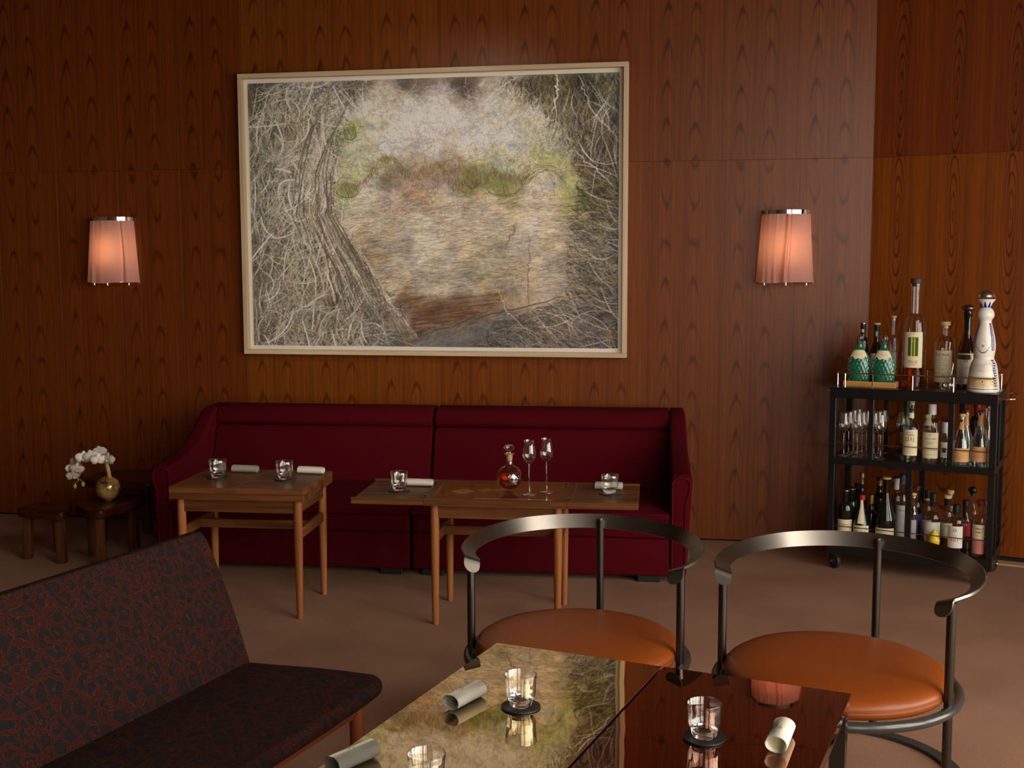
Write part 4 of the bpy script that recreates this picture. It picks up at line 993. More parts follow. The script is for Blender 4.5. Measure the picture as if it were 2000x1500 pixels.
# ------------------------------------------------------------------ three low stools and the orchid
def round_poly(pts, r, n=6):
    out = []; N = len(pts)
    for i in range(N):
        p = Vector((*pts[i], 0)); a = Vector((*pts[i - 1], 0)); b_ = Vector((*pts[(i + 1) % N], 0))
        u = (a - p); v = (b_ - p); k = min(r, 0.45 * u.length, 0.45 * v.length)
        p0 = p + u.normalized() * k; p2 = p + v.normalized() * k
        for j in range(n + 1):
            t = j / n; q = p0 * (1 - t) ** 2 + p * 2 * t * (1 - t) + p2 * t * t; out.append((q.x, q.y))
    return out
def stool(label, pts, r, z, th, legs, lw_=0.042):
    cxm = sum(p[0] for p in pts) / len(pts); cym = sum(p[1] for p in pts) / len(pts)
    t = thing('stool', label, 'stool', (cxm, cym, 0), 0, 'dark wooden stools left of the sofa')
    loc_ = [(p[0] - cxm, p[1] - cym) for p in pts]
    if sum(loc_[i - 1][0] * loc_[i][1] - loc_[i][0] * loc_[i - 1][1] for i in range(len(loc_))) < 0: loc_ = loc_[::-1]
    obj('seat', prism(round_poly(loc_, r), z - th, z, 'z', 0.008, 3), dk_x, t, 40)
    for (lx, ly, tx, ty) in legs:
        bm = bmesh.new(); h = lw_ / 2
        A = [bm.verts.new((lx - cxm + sx * h, ly - cym + sy * h, 0)) for sx, sy in ((-1, -1), (1, -1), (1, 1), (-1, 1))]
        Bq = [bm.verts.new((tx - cxm + sx * h * 0.95, ty - cym + sy * h * 0.95, z - th + 0.004)) for sx, sy in ((-1, -1), (1, -1), (1, 1), (-1, 1))]
        bm.faces.new(A[::-1]); bm.faces.new(Bq)
        for i in range(4): bm.faces.new((A[i], A[(i + 1) % 4], Bq[(i + 1) % 4], Bq[i]))
        bmesh.ops.bevel(bm, geom=bm.edges[:], offset=0.004, segments=2, profile=0.5, affect='EDGES')
        obj('leg', bm, dk_z, t, 40)
    return t
stool('low dark wooden stool at the far left, nearest the edge of the photo', [(-3.515, 5.325), (-3.205, 5.268), (-3.315, 5.545), (-3.50, 5.50)], 0.05, 0.272, 0.045, [(-3.475, 5.368, -3.465, 5.372), (-3.252, 5.318, -3.262, 5.325), (-3.385, 5.52, -3.385, 5.50)])
stool('dark wooden stool carrying the orchid vase', [(-3.235, 5.40), (-3.075, 5.268), (-2.985, 5.232), (-2.915, 5.62), (-3.07, 5.71), (-3.235, 5.56)], 0.10, 0.295, 0.045, [(-3.012, 5.275, -3.02, 5.285), (-3.165, 5.47, -3.16, 5.46), (-3.0, 5.60, -3.0, 5.59)])
stool('tallest dark wooden stool, at the back between the orchid and the wall', [(-3.36, 5.69), (-3.03, 5.625), (-2.90, 5.66), (-2.90, 5.95), (-3.12, 6.08), (-3.38, 5.95)], 0.10, 0.362, 0.042, [(-2.945, 5.80, -2.95, 5.80), (-3.30, 5.80, -3.29, 5.80), (-3.13, 6.00, -3.13, 5.98)])

vx, vy, vz = -3.084, 5.497, 0.296
orc = thing('potted_orchid', 'white orchid arching out of a golden glass globe on a dark stool', 'plant', (vx, vy, vz))
m_, nt, b = new_mat('gold_mercury_glass')
_c = coords(nt); _n = noise(nt, _c, 26.0, 4, 0.7); _n2 = noise(nt, _c, 9.0, 2)
nt.links.new(mix(nt, (_n * 0.7 + _n2 * 0.5).step(0.42, 0.72), lin((50, 22, 6)), lin((200, 160, 96))), b.inputs['Base Color'])
b.inputs['Roughness'].default_value = 0.12; b.inputs['Specular IOR Level'].default_value = 0.7; b.inputs['Metallic'].default_value = 0.25
obj('globe_vase', lathe([(0, 0.002), (0.02, 0.0)] + ball(0.063, 0.063, 0.33, 2.85, 26) + [(0.016, 0.125), (0.0, 0.118)], 40), m_, orc, 180)
def W2(u): return Vector(u) - Vector((vx, vy, vz))
stem_pts = [(-3.068, 5.492, 0.405), (-3.073, 5.485, 0.46), (-3.083, 5.478, 0.515), (-3.095, 5.47, 0.548), (-3.130, 5.46, 0.560), (-3.170, 5.455, 0.548), (-3.205, 5.452, 0.515), (-3.224, 5.45, 0.47), (-3.228, 5.45, 0.43), (-3.222, 5.45, 0.402)]
sp = spline([W2(p) for p in stem_pts], 6)
obj('stem', tube(sp, [0.010 if i < 13 else max(0.0022, 0.010 - (i - 12) * 0.0016) for i in range(len(sp))], 8), stem_m, orc)
for (p, q) in (((-3.222, 5.45, 0.402), (-3.244, 5.452, 0.384)), ((-3.224, 5.45, 0.412), (-3.197, 5.45, 0.396))):
    obj('stalk', tube([W2(p), (W2(p) + W2(q)) / 2 + Vector((0, 0, 0.004)), W2(q)], 0.0014, 6), stem_m, orc)
    bm = lathe([(0, -0.016), (0.006, -0.012), (0.0095, -0.002), (0.008, 0.006), (0.003, 0.012), (0, 0.013)], 14)
    obj('bud', bm, bud_m, orc, 180, loc=tuple(W2(q) + Vector((0, 0, -0.010))))
def petal_bm(bm, ang, ln, wd, droop, cup):
    g = []; n, m = 6, 4
    for i in range(n + 1):
        s = i / n; w = wd * math.sin(PI * min(1, s * 0.94 + 0.06)) ** 0.7; row = []
        for j in range(m + 1):
            v = j / m * 2 - 1
            x = ln * s; y = w * v; z = -cup * (1 - v * v) * math.sin(PI * s) - droop * s * s
            row.append(bm.verts.new((x * math.cos(ang) - y * math.sin(ang), z - 0.002 * 0, x * math.sin(ang) + y * math.cos(ang))))
        g.append(row)
    for i in range(n):
        for j in range(m): bm.faces.new((g[i][j], g[i + 1][j], g[i + 1][j + 1], g[i][j + 1]))
def flower_meshes():
    bm = bmesh.new()
    for a in (PI / 2, PI / 2 + 2.2, PI / 2 - 2.2): petal_bm(bm, a, 0.038, 0.0135, -0.006, 0.003)
    for a in (0.12, PI - 0.12): petal_bm(bm, a, 0.042, 0.0235, -0.008, 0.005)
    bmesh.ops.solidify(bm, geom=bm.faces[:], thickness=0.0008)
    a = bpy.data.meshes.new('blossom'); bm.to_mesh(a); bm.free(); a.polygons.foreach_set('use_smooth', [True] * len(a.polygons)); a.materials.append(petal)
    bm = lathe([(0, -0.002), (0.004, 0.0), (0.005, 0.004), (0.003, 0.010), (0, 0.012)], 10)
    c_ = bpy.data.meshes.new('lip'); bm.to_mesh(c_); bm.free(); c_.materials.append(petal_y); return a, c_
fa, fc = flower_meshes()
for k, (x, y, z, rz, rx, s) in enumerate(((-3.236, 5.43, 0.432, 0.25, 0.35, 0.95), (-3.214, 5.425, 0.468, -0.2, 0.25, 0.95), (-3.262, 5.455, 0.470, 0.7, 0.2, 0.85), (-3.222, 5.45, 0.507, 0.3, 0.0, 0.95), (-3.176, 5.425, 0.528, 0.1, 0.2, 1.0), (-3.133, 5.425, 0.535, -0.15, 0.15, 1.0), (-3.088, 5.42, 0.520, 0.15, 0.3, 1.0), (-3.050, 5.44, 0.522, -0.6, 0.1, 1.0), (-3.104, 5.46, 0.556, 0.0, -0.5, 0.95))):
    f = obj('blossom', fa, None, orc, loc=tuple(W2((x, y, z))), rot=(rx, 0.15 * math.sin(k * 2.1), rz + 0.55)); f.scale = (s, s, s)
    l = obj('lip', fc, None, f, loc=(0, -0.004, -0.006), rot=(PI / 2 + 0.5, 0, 0))

# ------------------------------------------------------------------ bar cart; local x along its front, y towards the wall
CO = Vector((0.6045, 5.8016, 0)); CR = math.radians(-18.5)
cart = thing('bar_cart', 'black metal three tier bar cart on casters, full of bottles', 'cart', CO, CR)
X0, X1, D = -0.030, 0.732, 0.400
def cb(name, *a, r=0.0015): return obj(name, B(*a, r, 1), black, cart)
cb('top_tray', X0, X1, 0, D, 0.861, 0.912); cb('middle_shelf', X0, X1, 0, D, 0.534, 0.567); cb('bottom_shelf', X0, X1, 0, D, 0.081, 0.139)
for (a, b_) in ((X0, 0.0), (0.702, X1)):
    for (c_, d_) in ((0.0, 0.030), (D - 0.030, D)):
        cb('corner_post', a, b_, c_, d_, 0.5672, 0.8608); cb('corner_post', a, b_, c_, d_, 0.1392, 0.5338)
for (a, b_) in ((0.157, 0.180), (0.519, 0.545)):
    for (c_, d_) in ((0.0, 0.012), (D - 0.012, D)): cb('upright', a, b_, c_, d_, 0.5672, 0.8608)
for (c_, d_) in ((0.0, 0.012), (D - 0.012, D)): cb('upright', 0.338, 0.367, c_, d_, 0.1392, 0.5338)
for (z0, z1) in ((0.1392, 0.5338), (0.5672, 0.8608)):
    for xx in (X0, X1 - 0.010): cb('side_upright', xx, xx + 0.010, 0.14, 0.165, z0, z1)
# gallery rail on top
def rr(x0, x1, y0, y1, r, z, n=6):
    pts = []
    for cx_, cy_, a0 in ((x1 - r, y1 - r, 0), (x0 + r, y1 - r, PI / 2), (x0 + r, y0 + r, PI), (x1 - r, y0 + r, 1.5 * PI)):
        for i in range(n + 1):
            a = a0 + PI / 2 * i / n; pts.append((cx_ + r * math.cos(a), cy_ + r * math.sin(a), z))
    return pts
rail = obj('gallery_rail', tube(rr(-0.008, 0.712, 0.012, D - 0.012, 0.028, 0.982), 0.0033, 8, cyc=True), brass, cart)
for (px, py) in [(0.038, 0.012), (0.168, 0.012), (0.352, 0.012), (0.535, 0.012), (0.712, 0.060), (0.712, D - 0.07), (-0.008, 0.06), (-0.008, D - 0.07), (0.06, D - 0.012), (0.36, D - 0.012), (0.64, D - 0.012)]:
    obj('rail_post', lathe([(0, 0.9125), (0.0035, 0.9125), (0.0030, 0.982), (0, 0.983)], 10), chrome, rail, loc=(px, py, 0))
for zr in (0.640, 0.222):
    for (p, q) in (((X0 + 0.031, 0.016), (0.701, 0.016)), ((X0 + 0.031, D - 0.016), (0.701, D - 0.016)), ((X0 + 0.016, 0.031), (X0 + 0.016, D - 0.031)), ((X1 - 0.018, 0.031), (X1 - 0.018, D - 0.031))):
        obj('shelf_rail', tube([(*p, zr), (*q, zr)], 0.0025, 8), brass, cart)
def handle(xs, xe):
    path = spline([(xs, 0.06, 0.886), (xs + (xe - xs) * 0.55, 0.06, 0.886), (xs + (xe - xs) * 0.95, 0.072, 0.886), (xe, 0.10, 0.886), (xe, 0.30, 0.886), (xs + (xe - xs) * 0.95, 0.328, 0.886), (xs + (xe - xs) * 0.55, 0.34, 0.886), (xs, 0.34, 0.886)], 5)
    obj('push_handle', tube(path, 0.0042, 10), chrome, cart)
handle(X1, X1 + 0.062); handle(X0, X0 - 0.030)
for (px, py, yaw) in ((0.010, 0.045, 0.9), (0.690, 0.050, 0.5), (0.700, 0.345, -0.3), (0.015, 0.345, 1.4)):
    br = obj('caster', B(-0.018, 0.018, -0.018, 0.018, 0.066, 0.0808, 0.002, 1), rubber, cart, loc=(px, py, 0), rot=(0, 0, yaw))
    for sx in (-1, 1): obj('fork', prism([(-0.012, 0.070), (0.016, 0.070), (0.022, 0.032), (0.006, 0.026)], sx * 0.0175 - 0.0015, sx * 0.0175 + 0.0015, 'x'), rubber, br)
    bm = lathe([(0, -0.014), (0.012, -0.014), (0.015, -0.010), (0.028, -0.012), (0.0365, -0.010), (0.039, -0.004), (0.039, 0.004), (0.0365, 0.010), (0.028, 0.012), (0.015, 0.010), (0.012, 0.014), (0, 0.014)], 32)
    bmesh.ops.rotate(bm, verts=bm.verts, matrix=Matrix.Rotation(PI / 2, 3, 'Y')); obj('wheel', bm, rubber, br, loc=(0, 0.012, 0.039))
    for sx in (-1, 1):
        bm = lathe([(0, 0), (0.0065, 0), (0.0065, 0.004), (0.004, 0.006), (0, 0.006)], 16); bmesh.ops.rotate(bm, verts=bm.verts, matrix=Matrix.Rotation(sx * PI / 2, 3, 'Y'))
        obj('axle_bolt', bm, chrome, br, loc=(sx * 0.019, 0.012, 0.039))

def cw(x, y, z=0.0):
    return Vector((CO.x + math.cos(CR) * x - math.sin(CR) * y, CO.y + math.sin(CR) * x + math.cos(CR) * y, z))
def facing(p, extra=0.0): return math.atan2(-p.x, p.y) + extra
ZT, ZM, ZL = 0.9125, 0.5675, 0.1395
def bprof(r, hb, hs, nr, hg, shape):
    pr = [(0, 0.003), (r * 0.86, 0.0), (r * 0.97, 0.002), (r, 0.007), (r, hb)]
    n = 9
    for i in range(1, n + 1):
        t = i / n
        if shape == 'round': k = math.cos(t * PI / 2) ** 0.75; zz = hb + (hs - hb) * math.sin(t * PI / 2) ** 1.1
        elif shape == 'slope': k = (1 + math.cos(t * PI)) / 2 * (1 - 0.12 * math.sin(t * PI)); zz = hb + (hs - hb) * t
        else: k = 1 - t * t * (3 - 2 * t); zz = hb + (hs - hb) * t
        pr.append((nr + (r - nr) * k, zz))
    pr += [(nr, hg - 0.012), (nr * 1.18, hg - 0.011), (nr * 1.18, hg - 0.002), (nr * 1.05, hg)]
    return pr
def bottle(label, x, y, z, h, r, glass, hb=0.55, hs=0.72, nr=0.013, shape='round', cap=('cork', None, 0.012, 1.0), foil=None, liquid=None, labels=(), extra=-0.12, cat='bottle', group='bottles on the bar cart'):
    """heights are fractions of h; labels: (z0, z1, half angle, material, [(text, z, size, ink)], line zs, line half width)"""
    p = cw(x, y, z); t = thing('bottle', label, cat, p, facing(p, extra), group)
    hb_, hs_ = hb * h, hs * h; ch = cap[2]
    hg = h - ch
    opaque = glass in (dark_glass, dark_red)
    pr = bprof(r, hb_, hs_, nr, hg, shape)
    obj('body', lathe(pr, 36), glass, t, 40)
    def rad(zq):
        zs = [q[1] for q in pr[2:]]; rs = [q[0] for q in pr[2:]]; return float(np.interp(zq, zs, rs))
    if liquid:
        mat, fr_ = liquid; top = fr_ * h; zs_ = [0.006] + [top * k / 6 for k in range(1, 7)]
        obj('liquid', lathe([(0, 0.005)] + [(max(0.003, rad(max(q, 0.008)) - 0.0022), q) for q in zs_] + [(0, top)], 28), mat, t, 50)
    kind, cm, _, cs = cap
    if kind == 'cork': obj('stopper', lathe([(0, hg - 0.014), (nr * 0.8, hg - 0.014), (nr * 0.85, hg + 0.0005), (nr * 1.25 * cs, hg + 0.001), (nr * 1.25 * cs, h - 0.002), (nr * 1.1 * cs, h), (0, h)], 22), cm or cork, t)
    elif kind == 'screw': obj('cap', lathe([(0, hg), (nr * 1.22 * cs, hg - ch * 0.5), (nr * 1.22 * cs, h - 0.001), (nr * 1.1 * cs, h), (0, h)], 24), cm, t)
    elif kind == 'ball': obj('stopper', lathe([(0, hg - 0.01), (nr * 0.8, hg - 0.01), (nr * 0.9, hg)] + [(cs * nr * 1.5 * math.sin(a), hg + ch / 2 - ch / 2 * math.cos(a)) for a in np.linspace(0.5, PI, 9)], 22), cm, t, 60)
    if foil:
        fm, f0 = foil; z0 = f0 * h
        obj('foil', lathe([(rad(z0) + 0.0007, z0), (rad((z0 + hg) / 2) + 0.0008, (z0 + hg) / 2), (nr * 1.2, hg - 0.012), (nr * 1.24, hg - 0.010), (nr * 1.24, hg + 0.0004)], 24), fm, t, 50)
    for (z0, z1, ha, lm, texts, lns, lh) in labels:
        lb = obj('paper_label', patch(lambda q: rad(q), -ha, ha, z0 * h, z1 * h, 14, 4, 0.0008), lm, t, 60)
        rl = rad((z0 + z1) / 2 * h)
        for (tx, tz, ts, ti) in texts: obj('lettering', text_wrap(tx, ts, rl, tz * h, 0.0, 0.0014), ti, lb, None)
        if lns: obj('small_print', lines_wrap(rl, [q * h for q in lns], lh, None, 0.0010, 0.0013), ink_soft, lb, None)
    return t
# --- top tier
t_ = bottle('tall clear bottle with a picture label, tallest thing on the bar cart', 0.333, 0.151, ZT, 0.527, 0.055, bottle_clear, 0.44, 0.68, 0.0225, 'round', ('cork', cork_d, 0.024, 0.95), None, (red_spirit, 0.20), [(0.19, 0.515, 0.82, lab_cream, [('PELLE', 0.235, 0.017, ink_soft)], [0.215, 0.225, 0.495], 0.018), (0.295, 0.47, 0.42, lab_yellow, [], [], 0), (0.2955, 0.4695, 0.06, lab_green, [], [], 0)], -0.10)
for sx in (-1, 1): obj('label_picture', patch(0.0558, sx * 0.30 - 0.11, sx * 0.30 + 0.11, 0.157, 0.246, 6, 2, 0.0012), lab_green, t_, 60)
bottle('clear bottle with a cream label lettered NONA and a wooden stopper', 0.453, 0.284, ZT, 0.317, 0.050, bottle_clear, 0.66, 0.78, 0.0185, 'round', ('cork', cork, 0.019, 1.1), None, (yellow_l, 0.30), [(0.07, 0.56, 0.92, lab_cream, [('NONA', 0.475, 0.021, ink_soft)], [0.44, 0.41, 0.37, 0.33, 0.29, 0.26, 0.22, 0.18], 0.026), (0.54, 0.60, 0.14, lab_cream, [('o', 0.555, 0.018, ink_red)], [], 0)], -0.16)
bottle('olive green sparkling wine bottle with a dark clamp stopper', 0.559, 0.262, ZT, 0.402, 0.052, bottle_olive, 0.36, 0.72, 0.0165, 'slope', ('ball', gun, 0.036, 1.2), (dark_glass, 0.70), None, [(0.05, 0.42, 0.85, lab_white, [('o', 0.315, 0.034, ink_red)], [0.26, 0.245, 0.16, 0.145], 0.018)], -0.05)
bottle('slim clear bottle with a pale cork behind the green decanters', 0.212, 0.272, ZT, 0.341, 0.0245, bottle_clear, 0.55, 0.72, 0.0095, 'round', ('cork', cork, 0.010, 1.1), None, None, [(0.15, 0.47, 0.9, lab_grey, [], [], 0)], -0.2)
bottle('dark bottle with a bright yellow stopper behind the left green decanter', 0.058, 0.305, ZT, 0.303, 0.031, dark_glass, 0.6, 0.76, 0.0115, 'round', ('cork', foil_g, 0.008, 1.0), (foil_k, 0.80), None, [(0.84, 0.93, 0.5, lab_white, [], [], 0)])
bottle('dark bottle with a pale cork standing between the green decanters', 0.130, 0.285, ZT, 0.303, 0.033, dark_glass, 0.52, 0.74, 0.0125, 'slope', ('cork', cork, 0.009, 1.1), (foil_k, 0.75), None, [(0.2, 0.50, 0.9, lab_white, [], [], 0), (0.78, 0.93, 0.4, lab_grey, [], [], 0)])
# two emerald diamond-cut decanters in a wooden tray
tr = thing('tray', 'small blond wooden tray under the two green decanters', 'tray', cw(0.143, 0.10, ZT), CR + 0.0)
obj('tray_floor', B(-0.118, 0.118, -0.040, 0.040, 0.0, 0.007), tray_wood, tr)
for y in (-0.046, 0.040): obj('tray_side', B(-0.124, 0.124, y, y + 0.006, 0.0, 0.028, 0.001, 1), tray_wood, tr)
for x in (-0.124, 0.118): obj('tray_end', B(x, x + 0.006, -0.0398, 0.0398, 0.0, 0.028, 0.001, 1), tray_wood, tr)
for k, (x, lb) in enumerate(((0.084, 'emerald cut glass decanter, left of two in the wooden tray'), (0.200, 'emerald cut glass decanter, right of two in the wooden tray'))):
    p = cw(x, 0.100, ZT + 0.0075); g_ = thing('green_decanter', lb, 'bottle', p, facing(p, -0.1), 'green decanters on the bar cart')
    rr_ = [(0.030, 0.0), (0.036, 0.004)] + [(0.036 + 0.0195 * math.sin(PI * i / 22) ** 0.8, 0.004 + 0.118 * i / 22) for i in range(1, 22)]
    pts_ = [(0, 0.002), (0.036, 0.0), (0.047, 0.008), (0.054, 0.030), (0.0565, 0.060), (0.0565, 0.090), (0.054, 0.115), (0.0475, 0.138), (0.037, 0.158), (0.023, 0.174), (0.0150, 0.185), (0.0125, 0.198), (0.0150, 0.207), (0.0160, 0.212)]
    zz = np.linspace(0.0, 0.138, 48); pf = [(0, 0.002)] + [(float(np.interp(q, [a[1] for a in pts_[1:]], [a[0] for a in pts_[1:]])), float(q)) for q in zz] + pts_[8:]
    obj('body', lathe(pf, 126, mod=lambda a, z: diamond(9, 75, 0.034)(a, z) if 0.006 < z < 0.132 else 1.0), bottle_emerald, g_, 20).scale = (0.97, 0.66, 1)
    obj('inner_glass', lathe([(0, 0.006)] + [(q[0] * 0.86, q[1]) for q in pts_[2:9]] + [(0, 0.165)], 30), bottle_green, g_, 60).scale = (1, 0.64, 1)
    bm = bmesh.new(); n = 18; prev = None
    for i in range(n + 1):
        a = -0.95 + 1.9 * i / n; lo = 0.140 - 0.012 * (1 - abs(a) / 0.95) + 0.004 * math.cos(a * 10); col_ = []
        for j in range(6):
            q = lo + (0.168 + 0.004 * math.cos(a) - lo) * j / 5; r_ = float(np.interp(q, [u[1] for u in pts_[1:]], [u[0] for u in pts_[1:]])) + 0.0016
            col_.append(bm.verts.new((r_ * math.sin(a), -r_ * math.cos(a), q)))
        if prev:
            for j in range(5): bm.faces.new((prev[j], col_[j], col_[j + 1], prev[j + 1]))
        prev = col_
    lb_ = obj('shoulder_label', bm, lab_cream, g_, 60); lb_.scale = (1, 0.68, 1)
    obj('small_print', lines_wrap(0.041, [0.147, 0.151], 0.016, None, 0.0009, 0.0022), ink_soft, lb_, None)
    obj('stopper', lathe([(0, 0.210), (0.011, 0.210), (0.0115, 0.216), (0.016, 0.222), (0.0175, 0.231), (0.014, 0.241), (0.007, 0.247), (0, 0.248)], 20, mod=lambda a, z: 1 + 0.10 * math.cos(5 * a)), satin, g_, 40)
# white and blue ceramic bottle
p = cw(0.655, 0.092, ZT); ce = thing('ceramic_bottle', 'white ceramic bottle with blue leaves and a chrome dome, front right of the cart top', 'bottle', p, facing(p, -0.12))
cprof = [(0, 0.002), (0.066, 0.0), (0.072, 0.004), (0.073, 0.012), (0.070, 0.050), (0.0655, 0.078), (0.062, 0.108), (0.056, 0.134), (0.047, 0.150), (0.0435, 0.160), (0.046, 0.176), (0.0495, 0.200), (0.0495, 0.222), (0.045, 0.255), (0.038, 0.285), (0.031, 0.312), (0.0265, 0.330), (0.031, 0.342), (0.0375, 0.349), (0.0375, 0.353)]
cz = [q[1] for q in cprof[1:]]; cr_ = [q[0] for q in cprof[1:]]
def crad(q): return float(np.interp(q, cz, cr_))
obj('body', lathe([cprof[0]] + [(crad(q), float(q)) for q in np.linspace(0.0, 0.353, 70)], 56), ceramic, ce, 60)
obj('cap', lathe([(0.0375, 0.3532), (0.0385, 0.358), (0.037, 0.372), (0.030, 0.386), (0.022, 0.392), (0, 0.392)], 40), ceramic, ce, 60)
col_ = obj('collar', lathe([(0.018, 0.390), (0.0215, 0.392), (0.026, 0.405), (0.033, 0.420), (0.040, 0.429), (0.041, 0.433), (0, 0.434)], 40), ceramic, ce, 60)
crd = lambda q: float(np.interp(q, [0.390, 0.392, 0.405, 0.420, 0.429], [0.018, 0.0215, 0.026, 0.033, 0.040]))
for i in range(9):
    a0 = 2 * PI * i / 9; bm = bmesh.new(); rows = []
    for j in range(5):
        q = 0.394 + 0.030 * j / 4; hw_ = 0.30 * (1 - j / 4) + 0.004
        rows.append([bm.verts.new(((crd(q) + 0.0008) * math.sin(a0 + s * hw_), -(crd(q) + 0.0008) * math.cos(a0 + s * hw_), q)) for s in (-1, 0, 1)])
    for j in range(4):
        for s in range(2): bm.faces.new((rows[j][s], rows[j][s + 1], rows[j + 1][s + 1], rows[j + 1][s]))
    obj('blue_point', bm, ceramic_b, col_, 60)
obj('dome_stopper', lathe([(0.0405, 0.4342), (0.0425, 0.437), (0.0405, 0.441)] + [(0.0395 * math.cos(a), 0.441 + 0.036 * math.sin(a)) for a in np.linspace(0.05, PI / 2, 12)], 40), satin, ce, 60)
def leaf_spot(bm, a, z, da, dz, tilt):
    c_ = []
    for k in range(8):
        th = 2 * PI * k / 8; u, v = da * math.cos(th), dz * math.sin(th)
        aa, zz_ = a + (u * math.cos(tilt) - v * math.sin(tilt)) / max(crad(z), 0.02), z + u * math.sin(tilt) + v * math.cos(tilt)
        r_ = crad(zz_) + 0.0009; c_.append(bm.verts.new((r_ * math.sin(aa), -r_ * math.cos(aa), zz_)))
    bm.faces.new(c_)
bm = bmesh.new()
for side in (-0.95, 0.95):
    for k in range(15):
        z = 0.318 - 0.0085 * k
        for s in (-1, 1): leaf_spot(bm, side + s * 0.11 + 0.02 * math.sin(k), z, 0.0026, 0.0056, s * -0.7)
for k in range(11):
    z = 0.150 - 0.0115 * k
    for s in (-1, 1): leaf_spot(bm, 0.98 + s * 0.07 + 0.05 * math.sin(k * 1.3), z, 0.003, 0.0058, s * -0.8)
for k in range(13):
    a = -0.62 + 1.24 * k / 12
    leaf_spot(bm, a, 0.186 + 0.030 * abs(a / 0.62) ** 2, 0.0020, 0.0034, a)
obj('blue_leaves', bm, ceramic_b, ce, None)
bm = bmesh.new()
for k in range(6): leaf_spot(bm, 0.075 * math.cos(k * PI / 3), 0.218 + 0.0042 * math.sin(k * PI / 3), 0.0014, 0.0030, k * PI / 3)
obj('gold_emblem', bm, gold_ink, ce, None)
bm = bmesh.new()
for th in np.linspace(0, 2 * PI, 26)[:-1]: leaf_spot(bm, 0.33 * math.cos(th), 0.222 + 0.022 * math.sin(th), 0.0007, 0.0014, th)
for i in range(-7, 8):
    for j in range(9):
        z = 0.098 + 0.036 * j / 8
        for s in (-1, 1): leaf_spot(bm, i * 0.17 + s * 0.17 * j / 4, z, 0.0006, 0.0022, s * -0.5)
obj('lattice', bm, gold_ink, ce, None)
obj('buff_band', patch(crad, -1.15, 1.15, 0.026, 0.076, 30, 5, 0.0007), ceramic_y, ce, 60)
bm = bmesh.new()
for a in (-0.55, 0.08, 0.72):
    for th in np.linspace(-0.9, PI + 0.9, 15): leaf_spot(bm, a + 0.17 * math.cos(-th), 0.052 - 0.012 * math.sin(th), 0.0008, 0.0018, th)
    leaf_spot(bm, a, 0.053, 0.0035, 0.0022, 0); leaf_spot(bm, a, 0.053, 0.0018, 0.004, 0)
obj('wreath', bm, ink, ce, None)
obj('blue_line', patch(crad, -1.2, 1.2, 0.017, 0.0205, 30, 1, 0.0008), ceramic_b, ce, 60)
# small clear pitcher
p = cw(0.506, 0.050, ZT); cm_ = thing('pitcher', 'small clear glass pitcher with a stirrer at the front of the cart top', 'pitcher', p, facing(p))
obj('body', lathe([(0, 0.001), (0.024, 0.0), (0.033, 0.008), (0.0385, 0.024), (0.037, 0.040), (0.028, 0.055), (0.020, 0.064), (0.022, 0.071), (0.033, 0.080)], 36, mod=lambda a, z: 1 + 0.02 * abs(math.sin(8 * a)) * (1 if z < 0.055 else 0)), cut_clear, cm_, 60)
obj('stirrer', tube([(0.006, 0.010, 0.008), (0.020, 0.004, 0.125), (0.018, 0.004, 0.132), (0.012, 0.004, 0.126)], 0.0022, 8), clear, cm_)
# --- middle tier: stemmed tasting glasses
taster = stem_glass_mesh(0.213, 0.026, 0.0185, 0.027, 0.092, False)
for j in range(4):
    for i, x in enumerate((0.030, 0.093, 0.205 if j == 0 else 0.150, 0.258 if j > 1 else 0.212)):
        y = 0.058 + 0.062 * j + 0.006 * i
        if i == 3 and j < 2: continue
        xx = x + 0.010 * j
        if i == 2 and j == 0: xx = 0.203
        p = cw(xx, y, ZM)
        tag(obj('tasting_glass', taster, None, None, loc=p), 'clear stemmed tasting glass on the middle tier: %s row, %s' % (('front', 'second', 'third', 'rear')[j], ('by the left corner post', 'left of the first upright', 'right of the first upright', 'nearest the bottles')[i]), 'glass', 'tasting glasses on the middle tier')
bottle('clear bottle labelled (21) with a round white stopper on the middle tier', 0.346, 0.058, ZM, 0.303, 0.0385, bottle_green, 0.52, 0.72, 0.0145, 'slope', ('ball', foil_w, 0.022, 0.85), None, (clear_l, 0.5), [(0.10, 0.51, 1.0, lab_cream, [('(21)', 0.335, 0.026, ink), ('Trybin', 0.415, 0.016, ink_soft)], [0.47, 0.46, 0.27, 0.24, 0.21, 0.19, 0.16], 0.018), (0.69, 0.77, 0.9, lab_cream, [], [], 0), (0.80, 0.84, 0.9, lab_black, [], [], 0)], -0.16)
bottle('clear bottle labelled YONG QUEEN 1561 with a white cap on the middle tier', 0.438, 0.066, ZM, 0.280, 0.0395, bottle_clear, 0.60, 0.75, 0.0155, 'round', ('screw', foil_w, 0.034, 1.0), None, (clear_l, 0.56), [(0.08, 0.52, 1.0, lab_cream, [('YONG QUEEN', 0.405, 0.0085, ink), ('1561', 0.325, 0.0165, ink_soft), ('*', 0.44, 0.022, ink)], [0.25, 0.22, 0.14], 0.026)], -0.14)
lf_ = bottle('short white capped bottle with a dark leaf on its label, beside the 1561 bottle', 0.4985, 0.070, ZM, 0.195, 0.0205, bottle_clear, 0.66, 0.78, 0.0135, 'round', ('screw', foil_w, 0.034, 1.0), None, (clear_l, 0.6), [(0.14, 0.52, 1.1, lab_white, [], [0.19], 0.012)], -0.1)
obj('leaf_print', patch(0.0215, -0.40, 0.36, 0.052, 0.074, 6, 2, 0.0013), ink, lf_, None)
